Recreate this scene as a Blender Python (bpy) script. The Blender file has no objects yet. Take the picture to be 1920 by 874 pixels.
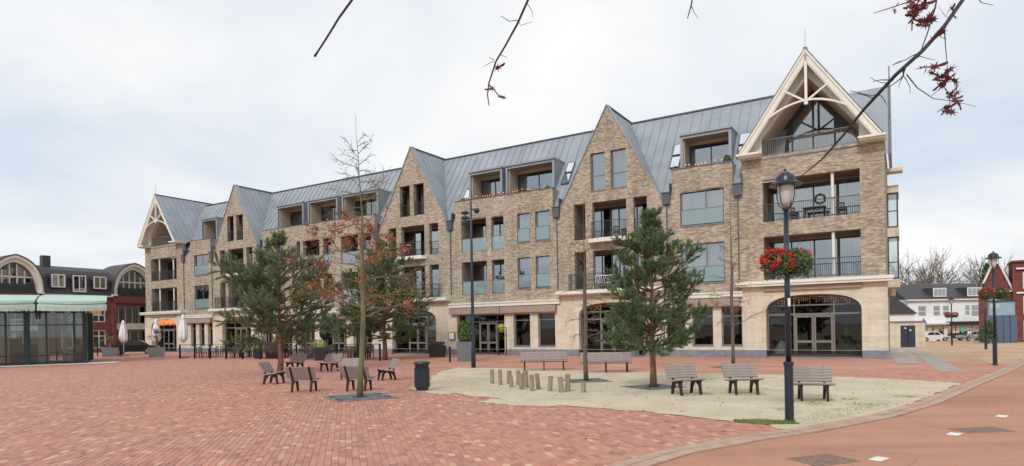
import bpy, math, random
from mathutils import Vector, Matrix
from mathutils.geometry import tessellate_polygon, delaunay_2d_cdt
R = math.radians
scene = bpy.context.scene
C = scene.collection

# ------------------------------------------------------------------ camera
cam_d = bpy.data.cameras.new("camera")
cam = bpy.data.objects.new("camera", cam_d); C.objects.link(cam)
cam_d.sensor_width = 36.0
cam_d.lens = 1189.0 / 1920.0 * 36.0
cam_d.shift_y = (615.0 - 437.0) / 1920.0
cam_d.clip_start = 0.1
cam_d.clip_end = 3000.0
CAM_H = 2.0
cam.matrix_world = Matrix.Translation((0, 0, CAM_H)) @ Matrix.Rotation(R(90), 4, 'X') @ Matrix.Rotation(R(-1.0), 4, 'Z')
scene.camera = cam

# ------------------------------------------------------------------ sky
SUN_EL, SUN_AZ = R(38), R(205)          # azimuth measured clockwise from +Y
world = bpy.data.worlds.new("World"); scene.world = world; world.use_nodes = True
wt = world.node_tree; wn = wt.nodes; wl = wt.links; wn.clear()
out = wn.new("ShaderNodeOutputWorld"); mixs = wn.new("ShaderNodeMixShader")
sky = wn.new("ShaderNodeTexSky"); sky.sky_type = 'NISHITA'; sky.sun_disc = False
sky.sun_elevation = SUN_EL; sky.sun_rotation = SUN_AZ; sky.air_density = 1.2; sky.dust_density = 2.0
bg1 = wn.new("ShaderNodeBackground"); bg1.inputs[1].default_value = 0.10
wl.new(sky.outputs[0], bg1.inputs[0])
tc = wn.new("ShaderNodeTexCoord"); sep = wn.new("ShaderNodeSeparateXYZ"); wl.new(tc.outputs["Generated"], sep.inputs[0])
addz = wn.new("ShaderNodeMath"); addz.operation = 'ADD'; addz.inputs[1].default_value = 0.22; wl.new(sep.outputs[2], addz.inputs[0])
mxz = wn.new("ShaderNodeMath"); mxz.operation = 'MAXIMUM'; mxz.inputs[1].default_value = 0.08; wl.new(addz.outputs[0], mxz.inputs[0])
dx = wn.new("ShaderNodeMath"); dx.operation = 'DIVIDE'; wl.new(sep.outputs[0], dx.inputs[0]); wl.new(mxz.outputs[0], dx.inputs[1])
dy = wn.new("ShaderNodeMath"); dy.operation = 'DIVIDE'; wl.new(sep.outputs[1], dy.inputs[0]); wl.new(mxz.outputs[0], dy.inputs[1])
cmb = wn.new("ShaderNodeCombineXYZ"); wl.new(dx.outputs[0], cmb.inputs[0]); wl.new(dy.outputs[0], cmb.inputs[1])
ns = wn.new("ShaderNodeTexNoise"); ns.inputs["Scale"].default_value = 0.85; ns.inputs["Detail"].default_value = 5.0
ns.inputs["Roughness"].default_value = 0.5; ns.inputs["Distortion"].default_value = 0.35
wl.new(cmb.outputs[0], ns.inputs["Vector"])
cr = wn.new("ShaderNodeValToRGB"); wl.new(ns.outputs["Fac"], cr.inputs[0])
cr.color_ramp.elements[0].position = 0.30; cr.color_ramp.elements[0].color = (0.60, 0.69, 0.81, 1)
cr.color_ramp.elements[1].position = 0.62; cr.color_ramp.elements[1].color = (0.98, 0.965, 0.94, 1)
e = cr.color_ramp.elements.new(0.46); e.color = (0.80, 0.83, 0.875, 1)
bg2 = wn.new("ShaderNodeBackground"); bg2.inputs[1].default_value = 0.93; wl.new(cr.outputs[0], bg2.inputs[0])
mixs.inputs[0].default_value = 0.96
wl.new(bg1.outputs[0], mixs.inputs[1]); wl.new(bg2.outputs[0], mixs.inputs[2]); wl.new(mixs.outputs[0], out.inputs[0])

# ------------------------------------------------------------------ sun
sd = bpy.data.lights.new("sun", 'SUN'); sd.energy = 1.5; sd.angle = R(10); sd.color = (1.0, 0.965, 0.92)
so = bpy.data.objects.new("sun", sd); C.objects.link(so)
sdir = Vector((math.sin(SUN_AZ) * math.cos(SUN_EL), math.cos(SUN_AZ) * math.cos(SUN_EL), math.sin(SUN_EL)))
so.rotation_euler = (-sdir).to_track_quat('-Z', 'Y').to_euler(); so.location = (0, -20, 40)

vs = scene.view_settings
vs.view_transform = 'Standard'; vs.look = 'None'; vs.exposure = 0.21; vs.gamma = 1.0; vs.use_curve_mapping = False
scene.cycles.max_bounces = 8; scene.cycles.transparent_max_bounces = 12
scene.cycles.caustics_reflective = False; scene.cycles.caustics_refractive = False

# ------------------------------------------------------------------ materials
MATS = {}
def new_mat(name):
    m = bpy.data.materials.new(name); m.use_nodes = True
    nt = m.node_tree; b = nt.nodes["Principled BSDF"]
    MATS[name] = m
    return m, nt, b
def noise(nt, scale, detail=4, rough=.55, vec=None, dist=0.0):
    n = nt.nodes.new("ShaderNodeTexNoise"); n.inputs["Scale"].default_value = scale
    n.inputs["Detail"].default_value = detail; n.inputs["Roughness"].default_value = rough; n.inputs["Distortion"].default_value = dist
    if vec is not None: nt.links.new(vec, n.inputs["Vector"])
    return n
def ramp(nt, fac, stops):
    r = nt.nodes.new("ShaderNodeValToRGB"); nt.links.new(fac, r.inputs[0])
    els = r.color_ramp.elements
    while len(els) < len(stops): els.new(0.5)
    for e_, (p, c) in zip(els, stops): e_.position = p; e_.color = (*c, 1)
    return r
def bump(nt, b, h, strength=.3, dist=.02):
    n = nt.nodes.new("ShaderNodeBump"); n.inputs["Strength"].default_value = strength; n.inputs["Distance"].default_value = dist
    nt.links.new(h, n.inputs["Height"]); nt.links.new(n.outputs[0], b.inputs["Normal"])
def objco(nt):
    return nt.nodes.new("ShaderNodeTexCoord").outputs["Object"]
def mix(nt, fac, a, b_, mode='MIX'):
    m = nt.nodes.new("ShaderNodeMix"); m.data_type = 'RGBA'; m.blend_type = mode
    for s_, v in ((0, fac), (6, a), (7, b_)):
        if hasattr(v, 'links') or hasattr(v, 'is_linked'): nt.links.new(v, m.inputs[s_])
        elif s_ == 0: m.inputs[0].default_value = v
        else: m.inputs[s_].default_value = (*v, 1)
    return m.outputs[2]
def simple(name, col, rough=.6, metal=0.0, var=.18, scale=6.0, bmp=0.0, spec=.5, stretch=None):
    m, nt, b = new_mat(name)
    v = objco(nt)
    if stretch:
        mp = nt.nodes.new("ShaderNodeMapping"); mp.inputs["Scale"].default_value = stretch; nt.links.new(v, mp.inputs[0]); v = mp.outputs[0]
    n = noise(nt, scale, 5, .6, v)
    lo = tuple(max(0, c * (1 - var)) for c in col); hi = tuple(min(1, c * (1 + var)) for c in col)
    r = ramp(nt, n.outputs["Fac"], [(.3, lo), (.7, hi)])
    nt.links.new(r.outputs[0], b.inputs["Base Color"])
    b.inputs["Roughness"].default_value = rough; b.inputs["Metallic"].default_value = metal
    b.inputs["Specular IOR Level"].default_value = spec
    if bmp: bump(nt, b, n.outputs["Fac"], bmp, .01)
    return m

def facade_brick(name, cols, mortar, bw=.22, rh=.062):
    m, nt, b = new_mat(name)
    co = objco(nt); sp = nt.nodes.new("ShaderNodeSeparateXYZ"); nt.links.new(co, sp.inputs[0])
    ad = nt.nodes.new("ShaderNodeMath"); ad.operation = 'ADD'; nt.links.new(sp.outputs[0], ad.inputs[0]); nt.links.new(sp.outputs[1], ad.inputs[1])
    cb = nt.nodes.new("ShaderNodeCombineXYZ"); nt.links.new(ad.outputs[0], cb.inputs[0]); nt.links.new(sp.outputs[2], cb.inputs[1])
    br = nt.nodes.new("ShaderNodeTexBrick"); nt.links.new(cb.outputs[0], br.inputs["Vector"])
    br.inputs["Scale"].default_value = 1.0; br.inputs["Brick Width"].default_value = bw; br.inputs["Row Height"].default_value = rh
    br.inputs["Mortar Size"].default_value = .006; br.inputs["Mortar Smooth"].default_value = .2
    br.inputs["Color1"].default_value = (0, 0, 0, 1); br.inputs["Color2"].default_value = (1, 1, 1, 1); br.inputs["Mortar"].default_value = (.5, .5, .5, 1)
    mp = nt.nodes.new("ShaderNodeMapping"); mp.inputs["Scale"].default_value = (1.6, 7.0, 1); nt.links.new(cb.outputs[0], mp.inputs[0])
    n2 = noise(nt, 1.1, 5, .68, mp.outputs[0])
    n3 = noise(nt, .35, 3, .5, cb.outputs[0])
    sc = nt.nodes.new("ShaderNodeSeparateColor"); nt.links.new(br.outputs["Color"], sc.inputs[0])
    # brick-to-brick tone + patches of lighter and darker bricks
    m1 = nt.nodes.new("ShaderNodeMath"); m1.operation = 'MULTIPLY_ADD'; nt.links.new(sc.outputs[0], m1.inputs[0]); m1.inputs[1].default_value = .45; m1.inputs[2].default_value = -.18
    m2 = nt.nodes.new("ShaderNodeMath"); m2.operation = 'ADD'; nt.links.new(m1.outputs[0], m2.inputs[0]); nt.links.new(n2.outputs["Fac"], m2.inputs[1])
    m3 = nt.nodes.new("ShaderNodeMath"); m3.operation = 'MULTIPLY_ADD'; nt.links.new(n3.outputs["Fac"], m3.inputs[0]); m3.inputs[1].default_value = .3; nt.links.new(m2.outputs[0], m3.inputs[2])
    m4 = nt.nodes.new("ShaderNodeMath"); m4.operation = 'SUBTRACT'; nt.links.new(m3.outputs[0], m4.inputs[0]); m4.inputs[1].default_value = .15
    r = ramp(nt, m4.outputs[0], cols)
    c = mix(nt, br.outputs["Fac"], r.outputs[0], mortar)
    # rain streaks
    mp2 = nt.nodes.new("ShaderNodeMapping"); mp2.inputs["Scale"].default_value = (1.7, .16, 1); nt.links.new(cb.outputs[0], mp2.inputs[0])
    n5 = noise(nt, 1.0, 4, .6, mp2.outputs[0]); r5 = ramp(nt, n5.outputs["Fac"], [(.32, (.84, .83, .82)), (.55, (1, 1, 1)), (.75, (1.06, 1.055, 1.04))])
    c = mix(nt, 1.0, c, r5.outputs[0], 'MULTIPLY')
    nt.links.new(c, b.inputs["Base Color"]); b.inputs["Roughness"].default_value = .9
    inv = nt.nodes.new("ShaderNodeMath"); inv.operation = 'SUBTRACT'; inv.inputs[0].default_value = 1; nt.links.new(br.outputs["Fac"], inv.inputs[1])
    bump(nt, b, inv.outputs[0], .5, .01)
    return m
facade_brick("brick", [(.28, (.22, .17, .125)), (.45, (.33, .27, .20)), (.6, (.40, .335, .255)), (.80, (.56, .49, .39))], (.39, .345, .285))
facade_brick("red_brick", [(.30, (.115, .026, .022)), (.5, (.18, .042, .034)), (.75, (.25, .075, .058))], (.17, .09, .075))
facade_brick("cream_stone", [(.25, (.57, .505, .395)), (.5, (.645, .58, .46)), (.8, (.70, .64, .525))], (.56, .495, .385), .9, .30)
simple("cream_paint", (.73, .715, .645), .55, var=.07, scale=1.2, stretch=(1.5, 1.5, .6))
simple("cream_render", (.60, .53, .42), .8, var=.08, scale=2)
simple("taupe_render", (.30, .25, .20), .85, var=.12, scale=2)
simple("blue_stone", (.20, .22, .25), .7, var=.2, scale=4, bmp=.1)
simple("zinc", (.30, .33, .37), .5, .15, var=.14, scale=.7)
simple("zinc_dark", (.10, .115, .13), .45, .4, var=.15, scale=2)
simple("frame_dark", (.055, .055, .055), .4, .2, var=.1)
simple("frame_taupe", (.19, .175, .155), .45, .1, var=.1)
simple("frame_white", (.72, .71, .68), .5, var=.06)
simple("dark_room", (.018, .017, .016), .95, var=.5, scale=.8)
simple("curtain", (.62, .66, .66), .9, var=.16, scale=3, stretch=(5, 1, .3))
simple("awning", (.34, .27, .215), .85, var=.25, scale=5, stretch=(.4, 1, 9))
simple("slate", (.055, .052, .06), .6, var=.3, scale=5, bmp=.2)
simple("white_wall", (.78, .78, .77), .8, var=.06, scale=1)
simple("lamp_paint", (.017, .026, .045), .35, .2, var=.15, spec=.6)
simple("black_metal", (.02, .02, .022), .4, .3, var=.2)
simple("bin_paint", (.014, .022, .034), .4, .1, var=.25)
simple("bench_wood", (.295, .245, .22), .8, var=.22, scale=5, stretch=(1, 8, 8), bmp=.2)
simple("bench_iron", (.035, .018, .014), .55, .3, var=.3)
simple("log_wood", (.27, .225, .18), .9, var=.35, scale=6, stretch=(4, 4, .7), bmp=.4)
simple("pine_bark", (.20, .105, .07), .95, var=.4, scale=9, stretch=(1, 1, .4), bmp=.5)
simple("oak_bark", (.155, .145, .08), .9, var=.35, scale=7, stretch=(1, 1, .3), bmp=.4)
simple("twig_dark", (.035, .028, .03), .85, var=.3, scale=8)
simple("bark_far", (.13, .105, .085), .95, var=.2)
def leafy(name, col, var, scale):
    m, nt, b = new_mat(name)
    n = noise(nt, scale, 4, .6, objco(nt)); g = nt.nodes.new("ShaderNodeNewGeometry")
    ad = nt.nodes.new("ShaderNodeMath"); ad.operation = 'MULTIPLY_ADD'; nt.links.new(g.outputs["Random Per Island"], ad.inputs[0]); ad.inputs[1].default_value = .5; nt.links.new(n.outputs["Fac"], ad.inputs[2])
    r = ramp(nt, ad.outputs[0], [(.45, tuple(c*(1-var) for c in col)), (.75, col), (1.05, tuple(c*(1+var) for c in col))])
    nt.links.new(r.outputs[0], b.inputs["Base Color"]); b.inputs["Roughness"].default_value = .55
    tr = nt.nodes.new("ShaderNodeBsdfTranslucent"); nt.links.new(r.outputs[0], tr.inputs[0])
    mx = nt.nodes.new("ShaderNodeMixShader"); mx.inputs[0].default_value = .42; nt.links.new(b.outputs[0], mx.inputs[1]); nt.links.new(tr.outputs[0], mx.inputs[2])
    nt.links.new(mx.outputs[0], nt.nodes["Material Output"].inputs[0])
leafy("needles", (.14, .205, .095), .5, 1.2)
leafy("needles_b", (.185, .24, .12), .5, 1.2)
simple("oak_leaf", (.10, .010, .017), .55, var=.6, scale=7)
simple("dry_leaf", (.36, .12, .07), .8, var=.5, scale=3)
simple("fallen_leaf", (.16, .075, .035), .85, var=.5, scale=3)
simple("leaf_green", (.07, .13, .035), .6, var=.5, scale=4)
simple("leaf_yellow", (.30, .36, .05), .6, var=.4, scale=6)
simple("palm_leaf", (.12, .14, .05), .6, var=.4, scale=4)
simple("flower_red", (.62, .012, .018), .5, var=.3, scale=9)
simple("grass", (.20, .25, .07), .8, var=.4, scale=3)
simple("planter_grey", (.19, .205, .215), .7, var=.15)
simple("planter_dark", (.03, .033, .04), .6, var=.2)
simple("cloth_white", (.80, .80, .81), .9, var=.06, scale=4)
simple("cloth_black", (.02, .02, .022), .9, var=.2)
simple("canopy_green", (.40, .58, .50), .5, var=.08, scale=2)
simple("kiosk_frame", (.012, .03, .03), .35, .2, var=.2)
simple("concrete_pale", (.62, .58, .52), .85, var=.12, scale=2, bmp=.1)
simple("navy_door", (.022, .032, .055), .5, var=.12)
simple("blue_steel", (.08, .13, .20), .5, .1, var=.15, scale=2)
simple("blue_panel", (.30, .40, .50), .4, .1, var=.1, scale=2)
simple("furniture", (.085, .06, .048), .7, var=.3)
simple("tyre", (.015, .015, .015), .8, var=.2)
simple("rim", (.45, .45, .46), .3, .8, var=.1)
simple("car_silver", (.42, .43, .44), .3, .6, var=.03)
simple("car_dark", (.02, .022, .026), .25, .3, var=.1)
simple("car_white", (.7, .7, .7), .3, .1, var=.03)
simple("sign_blue", (.02, .12, .5), .4, var=.05)
simple("sign_white", (.8, .8, .8), .5, var=.03)
simple("manhole", (.25, .165, .135), .8, .1, var=.35, scale=12, bmp=.5)
simple("road_paint", (.78, .76, .72), .7, var=.1, scale=14)
simple("joint_sand", (.20, .13, .10), .95, var=.3, scale=5)
simple("soil", (.045, .033, .026), .95, var=.4, scale=8)
simple("person_blue", (.25, .32, .45), .9, var=.2)

def emit(name, col, st):
    m, nt, b = new_mat(name)
    b.inputs["Base Color"].default_value = (*col, 1); b.inputs["Emission Color"].default_value = (*col, 1); b.inputs["Emission Strength"].default_value = st
emit("warm_bulb", (1.0, .36, .10), 1.4); emit("lit_shop", (1.0, .40, .10), .9); emit("lamp_glass", (.52, .51, .50), .04)
emit("lit_sign", (.06, .35, .2), .3)

def glassmat(name, tint, base_refl=.10, rough=0.0, haze_col=None, haze=0.0):
    m, nt, b = new_mat(name); nt.nodes.remove(b)
    o = nt.nodes["Material Output"]
    tr = nt.nodes.new("ShaderNodeBsdfTransparent"); tr.inputs[0].default_value = (*tint, 1)
    gl = nt.nodes.new("ShaderNodeBsdfGlossy"); gl.inputs["Roughness"].default_value = rough; gl.inputs["Color"].default_value = (.92, .96, 1, 1)
    fr = nt.nodes.new("ShaderNodeFresnel"); fr.inputs["IOR"].default_value = 1.52
    # slight waviness of the panes
    n = noise(nt, 1.3, 2, .5, objco(nt)); bm = nt.nodes.new("ShaderNodeBump"); bm.inputs["Strength"].default_value = .02; bm.inputs["Distance"].default_value = .05
    nt.links.new(n.outputs["Fac"], bm.inputs["Height"]); nt.links.new(bm.outputs[0], gl.inputs["Normal"])
    ad = nt.nodes.new("ShaderNodeMath"); ad.operation = 'ADD'; ad.use_clamp = True; ad.inputs[1].default_value = base_refl; nt.links.new(fr.outputs[0], ad.inputs[0])
    mx = nt.nodes.new("ShaderNodeMixShader"); nt.links.new(ad.outputs[0], mx.inputs[0]); nt.links.new(tr.outputs[0], mx.inputs[1]); nt.links.new(gl.outputs[0], mx.inputs[2])
    last = mx
    if haze:
        df = nt.nodes.new("ShaderNodeBsdfDiffuse"); df.inputs[0].default_value = (*haze_col, 1)
        m2 = nt.nodes.new("ShaderNodeMixShader"); m2.inputs[0].default_value = haze
        nt.links.new(mx.outputs[0], m2.inputs[1]); nt.links.new(df.outputs[0], m2.inputs[2]); last = m2
    nt.links.new(last.outputs[0], o.inputs[0])
glassmat("glass", (.72, .78, .80), .22)
glassmat("glass_shop", (.66, .70, .70), .0)
glassmat("glass_rail", (.70, .82, .84), .06, .05, (.55, .72, .74), .30)
glassmat("glass_kiosk", (.78, .84, .84), .03)
glassmat("glass_roof", (.35, .38, .45), .45)
glassmat("skylight_glass", (.6, .6, .65), .85, .1)

def paver_mat(name, attr_random):
    m, nt, b = new_mat(name)
    pal = [(.0, (.355, .165, .135)), (.18, (.42, .195, .148)), (.38, (.475, .225, .165)), (.56, (.46, .222, .178)), (.74, (.505, .26, .185)), (.90, (.43, .225, .185)), (.96, (.57, .34, .235)), (1.0, (.60, .41, .30))]
    if attr_random:
        g = nt.nodes.new("ShaderNodeNewGeometry"); oi = nt.nodes.new("ShaderNodeObjectInfo")
        a1 = nt.nodes.new("ShaderNodeMath"); a1.operation = 'ADD'; nt.links.new(g.outputs["Random Per Island"], a1.inputs[0]); nt.links.new(oi.outputs["Random"], a1.inputs[1])
        a2 = nt.nodes.new("ShaderNodeMath"); a2.operation = 'FRACT'; nt.links.new(a1.outputs[0], a2.inputs[0])
        r = ramp(nt, a2.outputs[0], pal); col = r.outputs[0]
        pos = g.outputs["Position"]
        f = noise(nt, 35, 3, .6, pos)
        col = mix(nt, .35, col, mix(nt, 1.0, col, f.outputs["Color"], 'OVERLAY'))
    else:
        g = nt.nodes.new("ShaderNodeNewGeometry"); pos = g.outputs["Position"]
        mp = nt.nodes.new("ShaderNodeMapping"); mp.inputs["Rotation"].default_value = (0, 0, R(-105.0)); nt.links.new(pos, mp.inputs[0])
        br = nt.nodes.new("ShaderNodeTexBrick"); nt.links.new(mp.outputs[0], br.inputs["Vector"])
        br.inputs["Scale"].default_value = 1; br.inputs["Brick Width"].default_value = .21; br.inputs["Row Height"].default_value = .105; br.inputs["Mortar Size"].default_value = .004
        br.inputs["Color1"].default_value = (0, 0, 0, 1); br.inputs["Color2"].default_value = (1, 1, 1, 1); br.inputs["Mortar"].default_value = (.15, .15, .15, 1)
        sc = nt.nodes.new("ShaderNodeSeparateColor"); nt.links.new(br.outputs["Color"], sc.inputs[0])
        r = ramp(nt, sc.outputs[0], pal)
        col = mix(nt, br.outputs["Fac"], r.outputs[0], (.36, .20, .16))
    # broad worn patches: pinker and more orange zones, grey tracks
    big = noise(nt, .16, 4, .55, pos); bigr = ramp(nt, big.outputs["Fac"], [(.32, (1.0, .97, 1.03)), (.5, (1, 1, 1)), (.7, (1.06, 1.02, .92))])
    col = mix(nt, 1.0, col, bigr.outputs[0], 'MULTIPLY')
    st = noise(nt, .55, 5, .65, pos, .5); str_ = ramp(nt, st.outputs["Fac"], [(.58, (0, 0, 0)), (.75, (.45, .45, .45))])
    col = mix(nt, str_.outputs[0], col, (.50, .34, .27))
    mo = noise(nt, 1.7, 6, .7, pos, .2); mor = ramp(nt, mo.outputs["Fac"], [(.30, (.88, .86, .86)), (.5, (1, 1, 1)), (.72, (1.08, 1.07, 1.05))])
    col = mix(nt, 1.0, col, mor.outputs[0], 'MULTIPLY')
    dk = noise(nt, 3.3, 3, .5, pos); dkr = ramp(nt, dk.outputs["Fac"], [(.70, (0, 0, 0)), (.78, (.55, .55, .55))])
    col = mix(nt, dkr.outputs[0], col, (.25, .15, .125))
    nt.links.new(col, b.inputs["Base Color"]); b.inputs["Roughness"].default_value = .82; b.inputs["Specular IOR Level"].default_value = .35
    bump(nt, b, noise(nt, 60, 3, .6, pos).outputs["Fac"], .25, .004)
    return m
paver_mat("pavers", True); paver_mat("pavers_far", False)

def ground_mat(name, stops, s1, s2, spot=None, bmp=.4, streak=None):
    m, nt, b = new_mat(name)
    g = nt.nodes.new("ShaderNodeNewGeometry"); pos = g.outputs["Position"]
    n1 = noise(nt, s1, 6, .6, pos, .3); r = ramp(nt, n1.outputs["Fac"], stops); col = r.outputs[0]
    n2 = noise(nt, s2, 4, .7, pos); r2 = ramp(nt, n2.outputs["Fac"], [(.3, (.78, .78, .78)), (.7, (1.15, 1.15, 1.15))])
    col = mix(nt, 1.0, col, r2.outputs[0], 'MULTIPLY')
    if streak:
        mp = nt.nodes.new("ShaderNodeMapping"); mp.inputs["Rotation"].default_value = (0, 0, R(-46)); mp.inputs["Scale"].default_value = (.07, 1.1, 1); nt.links.new(pos, mp.inputs[0])
        n6 = noise(nt, 1.0, 5, .65, mp.outputs[0]); r6 = ramp(nt, n6.outputs["Fac"], [(.3, (.84, .82, .82)), (.5, (1, 1, 1)), (.7, (1.10, 1.10, 1.12))])
        col = mix(nt, 1.0, col, r6.outputs[0], 'MULTIPLY')
        n7 = nt.nodes.new("ShaderNodeTexVoronoi"); n7.feature = 'DISTANCE_TO_EDGE'; n7.inputs["Scale"].default_value = .42; nt.links.new(mix(nt, .25, pos, noise(nt, 1.6, 4, .6, pos).outputs["Color"], 'ADD'), n7.inputs["Vector"])
        r7 = ramp(nt, n7.outputs["Distance"], [(.0, (.38, .38, .38)), (.010, (0, 0, 0))]); col = mix(nt, r7.outputs[0], col, (.20, .10, .075))
    if spot:
        n3 = noise(nt, spot[0], 5, .6, pos, .4); r3 = ramp(nt, n3.outputs["Fac"], [(spot[1], (0, 0, 0)), (spot[1] + .12, (.8, .8, .8))])
        col = mix(nt, r3.outputs[0], col, spot[2])
    nt.links.new(col, b.inputs["Base Color"]); b.inputs["Roughness"].default_value = .9; b.inputs["Specular IOR Level"].default_value = .3
    bump(nt, b, n2.outputs["Fac"], bmp, .01)
ground_mat("gravel", [(.3, (.48, .405, .295)), (.5, (.57, .49, .365)), (.7, (.64, .56, .425))], .7, 24, (.45, .64, (.42, .37, .24)))
ground_mat("red_asphalt", [(.3, (.40, .20, .135)), (.5, (.46, .235, .16)), (.72, (.50, .285, .205))], .22, 45, (.12, .60, (.46, .30, .24)), .3, True)
ground_mat("kerb_stone", [(.3, (.42, .265, .20)), (.5, (.48, .335, .265)), (.7, (.53, .41, .335))], 2.2, 30, (1.1, .52, (.42, .25, .18)))
ground_mat("tan_paving", [(.3, (.42, .27, .17)), (.5, (.50, .34, .23)), (.7, (.56, .41, .29))], .35, 9, (.3, .66, (.44, .23, .16)), .3)
ground_mat("grey_paving", [(.3, (.33, .30, .27)), (.7, (.42, .385, .345))], .5, 12)
ground_mat("orange_paving", [(.3, (.43, .215, .155)), (.5, (.50, .255, .185)), (.7, (.55, .32, .235))], .45, 12, (.35, .62, (.50, .32, .22)), .3)

# ------------------------------------------------------------------ mesh helpers
class MB:
    def __init__(self): self.v = []; self.f = []
    def box(self, x0, x1, y0, y1, z0, z1):
        if x0 > x1: x0, x1 = x1, x0
        i = len(self.v)
        self.v += [(x0, y0, z0), (x1, y0, z0), (x1, y1, z0), (x0, y1, z0), (x0, y0, z1), (x1, y0, z1), (x1, y1, z1), (x0, y1, z1)]
        self.f += [(i, i+3, i+2, i+1), (i+4, i+5, i+6, i+7), (i, i+1, i+5, i+4), (i+1, i+2, i+6, i+5), (i+2, i+3, i+7, i+6), (i+3, i, i+4, i+7)]
        return self
    def sb(self, s0, s1, y0, y1, z0, z1):           # box in facade coordinates: s runs left along the facade
        return self.box(-s1, -s0, y0, y1, z0, z1)
    def beam(self, a, b, w, h, up=(0, 0, 1)):
        a = Vector(a); b = Vector(b); d = (b - a).normalized(); u = Vector(up)
        s = d.cross(u)
        if s.length < 1e-4: s = d.cross(Vector((1, 0, 0)))
        s.normalize(); u = s.cross(d)
        i = len(self.v)
        for p in (a, b):
            for (p1, p2) in ((-1, -1), (1, -1), (1, 1), (-1, 1)):
                self.v.append(tuple(p + s * (w/2*p1) + u * (h/2*p2)))
        self.f += [(i, i+1, i+2, i+3), (i+7, i+6, i+5, i+4), (i, i+4, i+5, i+1), (i+1, i+5, i+6, i+2), (i+2, i+6, i+7, i+3), (i+3, i+7, i+4, i)]
        return self
    def tube(self, pts, rad, n=8, cap=True):
        pts = [Vector(p) for p in pts]
        if not hasattr(rad, '__len__'): rad = [rad] * len(pts)
        i0 = len(self.v); prev = None
        for k, p in enumerate(pts):
            t = (pts[min(k+1, len(pts)-1)] - pts[max(k-1, 0)])
            if t.length < 1e-6: t = Vector((0, 0, 1))
            t.normalize()
            if prev is None:
                s = t.cross(Vector((0, 1, 0)) if abs(t.y) < .9 else Vector((1, 0, 0))); s.normalize()
            else:
                s = prev - t * prev.dot(t)
                if s.length < 1e-5: s = t.orthogonal()
                s.normalize()
            prev = s; u = t.cross(s)
            for j in range(n):
                a = 2 * math.pi * j / n
                self.v.append(tuple(p + (s * math.cos(a) + u * math.sin(a)) * rad[k]))
        for k in range(len(pts)-1):
            for j in range(n):
                a = i0 + k*n + j; b = i0 + k*n + (j+1) % n
                self.f.append((a, b, b+n, a+n))
        if cap:
            self.f.append(tuple(i0 + j for j in reversed(range(n))))
            e0 = i0 + (len(pts)-1)*n
            self.f.append(tuple(e0 + j for j in range(n)))
        return self
    def lathe(self, prof, n=16, c=(0, 0), lobes=0, amp=0.0):
        i0 = len(self.v)
        for (r, z) in prof:
            for j in range(n):
                a = 2*math.pi*j/n; rr = r * (1 + amp*math.cos(lobes*a)) if lobes else r
                self.v.append((c[0] + rr*math.cos(a), c[1] + rr*math.sin(a), z))
        for k in range(len(prof)-1):
            for j in range(n):
                a = i0 + k*n + j; b = i0 + k*n + (j+1) % n
                self.f.append((a, b, b+n, a+n))
        self.f.append(tuple(i0 + j for j in reversed(range(n))))
        e0 = i0 + (len(prof)-1)*n
        self.f.append(tuple(e0 + j for j in range(n)))
        return self
    def solid(self, loops, y0, y1, swap=None):
        """loops = [outer, hole, ...] of (x, z); extruded between y0 and y1"""
        map_ = swap or (lambda x, y, z: (x, y, z))
        def orient(l, ccw):
            a = sum(l[i][0]*l[(i+1) % len(l)][1] - l[(i+1) % len(l)][0]*l[i][1] for i in range(len(l)))
            return l if (a > 0) == ccw else l[::-1]
        loops = [orient(list(l), k == 0) for k, l in enumerate(loops)]
        flat = [p for l in loops for p in l]
        i0 = len(self.v); N = len(flat)
        self.v += [map_(x, y0, z) for x, z in flat] + [map_(x, y1, z) for x, z in flat]
        ed = []; k = 0
        for l in loops:
            ed += [(k + j, k + (j+1) % len(l)) for j in range(len(l))]; k += len(l)
        vv, _, ff, ov, _, _ = delaunay_2d_cdt([Vector(p) for p in flat], ed, [], 0, 1e-6)
        ext = {}
        for t in ff:
            cx = sum(vv[q][0] for q in t)/len(t); cz = sum(vv[q][1] for q in t)/len(t); ins = False
            for l in loops:
                j = len(l)-1
                for i in range(len(l)):
                    xi, zi = l[i]; xj, zj = l[j]
                    if (zi > cz) != (zj > cz) and cx < (xj-xi)*(cz-zi)/(zj-zi) + xi: ins = not ins
                    j = i
            if not ins: continue
            t = list(t); a, b, c = (vv[q] for q in t[:3])
            if (b[0]-a[0])*(c[1]-a[1]) - (c[0]-a[0])*(b[1]-a[1]) < 0: t = t[::-1]
            for q in t:
                if q not in ext:
                    if ov[q]: ext[q] = (i0 + ov[q][0], i0 + N + ov[q][0])
                    else:
                        ext[q] = (len(self.v), len(self.v) + 1); self.v += [map_(vv[q][0], y0, vv[q][1]), map_(vv[q][0], y1, vv[q][1])]
            self.f.append(tuple(ext[q][0] for q in t)); self.f.append(tuple(ext[q][1] for q in reversed(t))); continue
            self.f.append(tuple(i0 + q for q in t)); self.f.append(tuple(i0 + N + q for q in reversed(t)))
        k = 0
        for l in loops:
            n = len(l)
            for j in range(n):
                a = i0 + k + j; b = i0 + k + (j+1) % n
                self.f.append((a, a+N, b+N, b))
            k += n
        return self
    def wall(self, loops_s, y0, y1):                # loops in (s, z)
        return self.solid([[(-s, z) for s, z in l] for l in loops_s], y0, y1)
    def quad(self, a, b, c, d):
        i = len(self.v); self.v += [tuple(a), tuple(b), tuple(c), tuple(d)]; self.f.append((i, i+1, i+2, i+3)); return self
    def tri(self, a, b, c):
        i = len(self.v); self.v += [tuple(a), tuple(b), tuple(c)]; self.f.append((i, i+1, i+2)); return self
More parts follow.
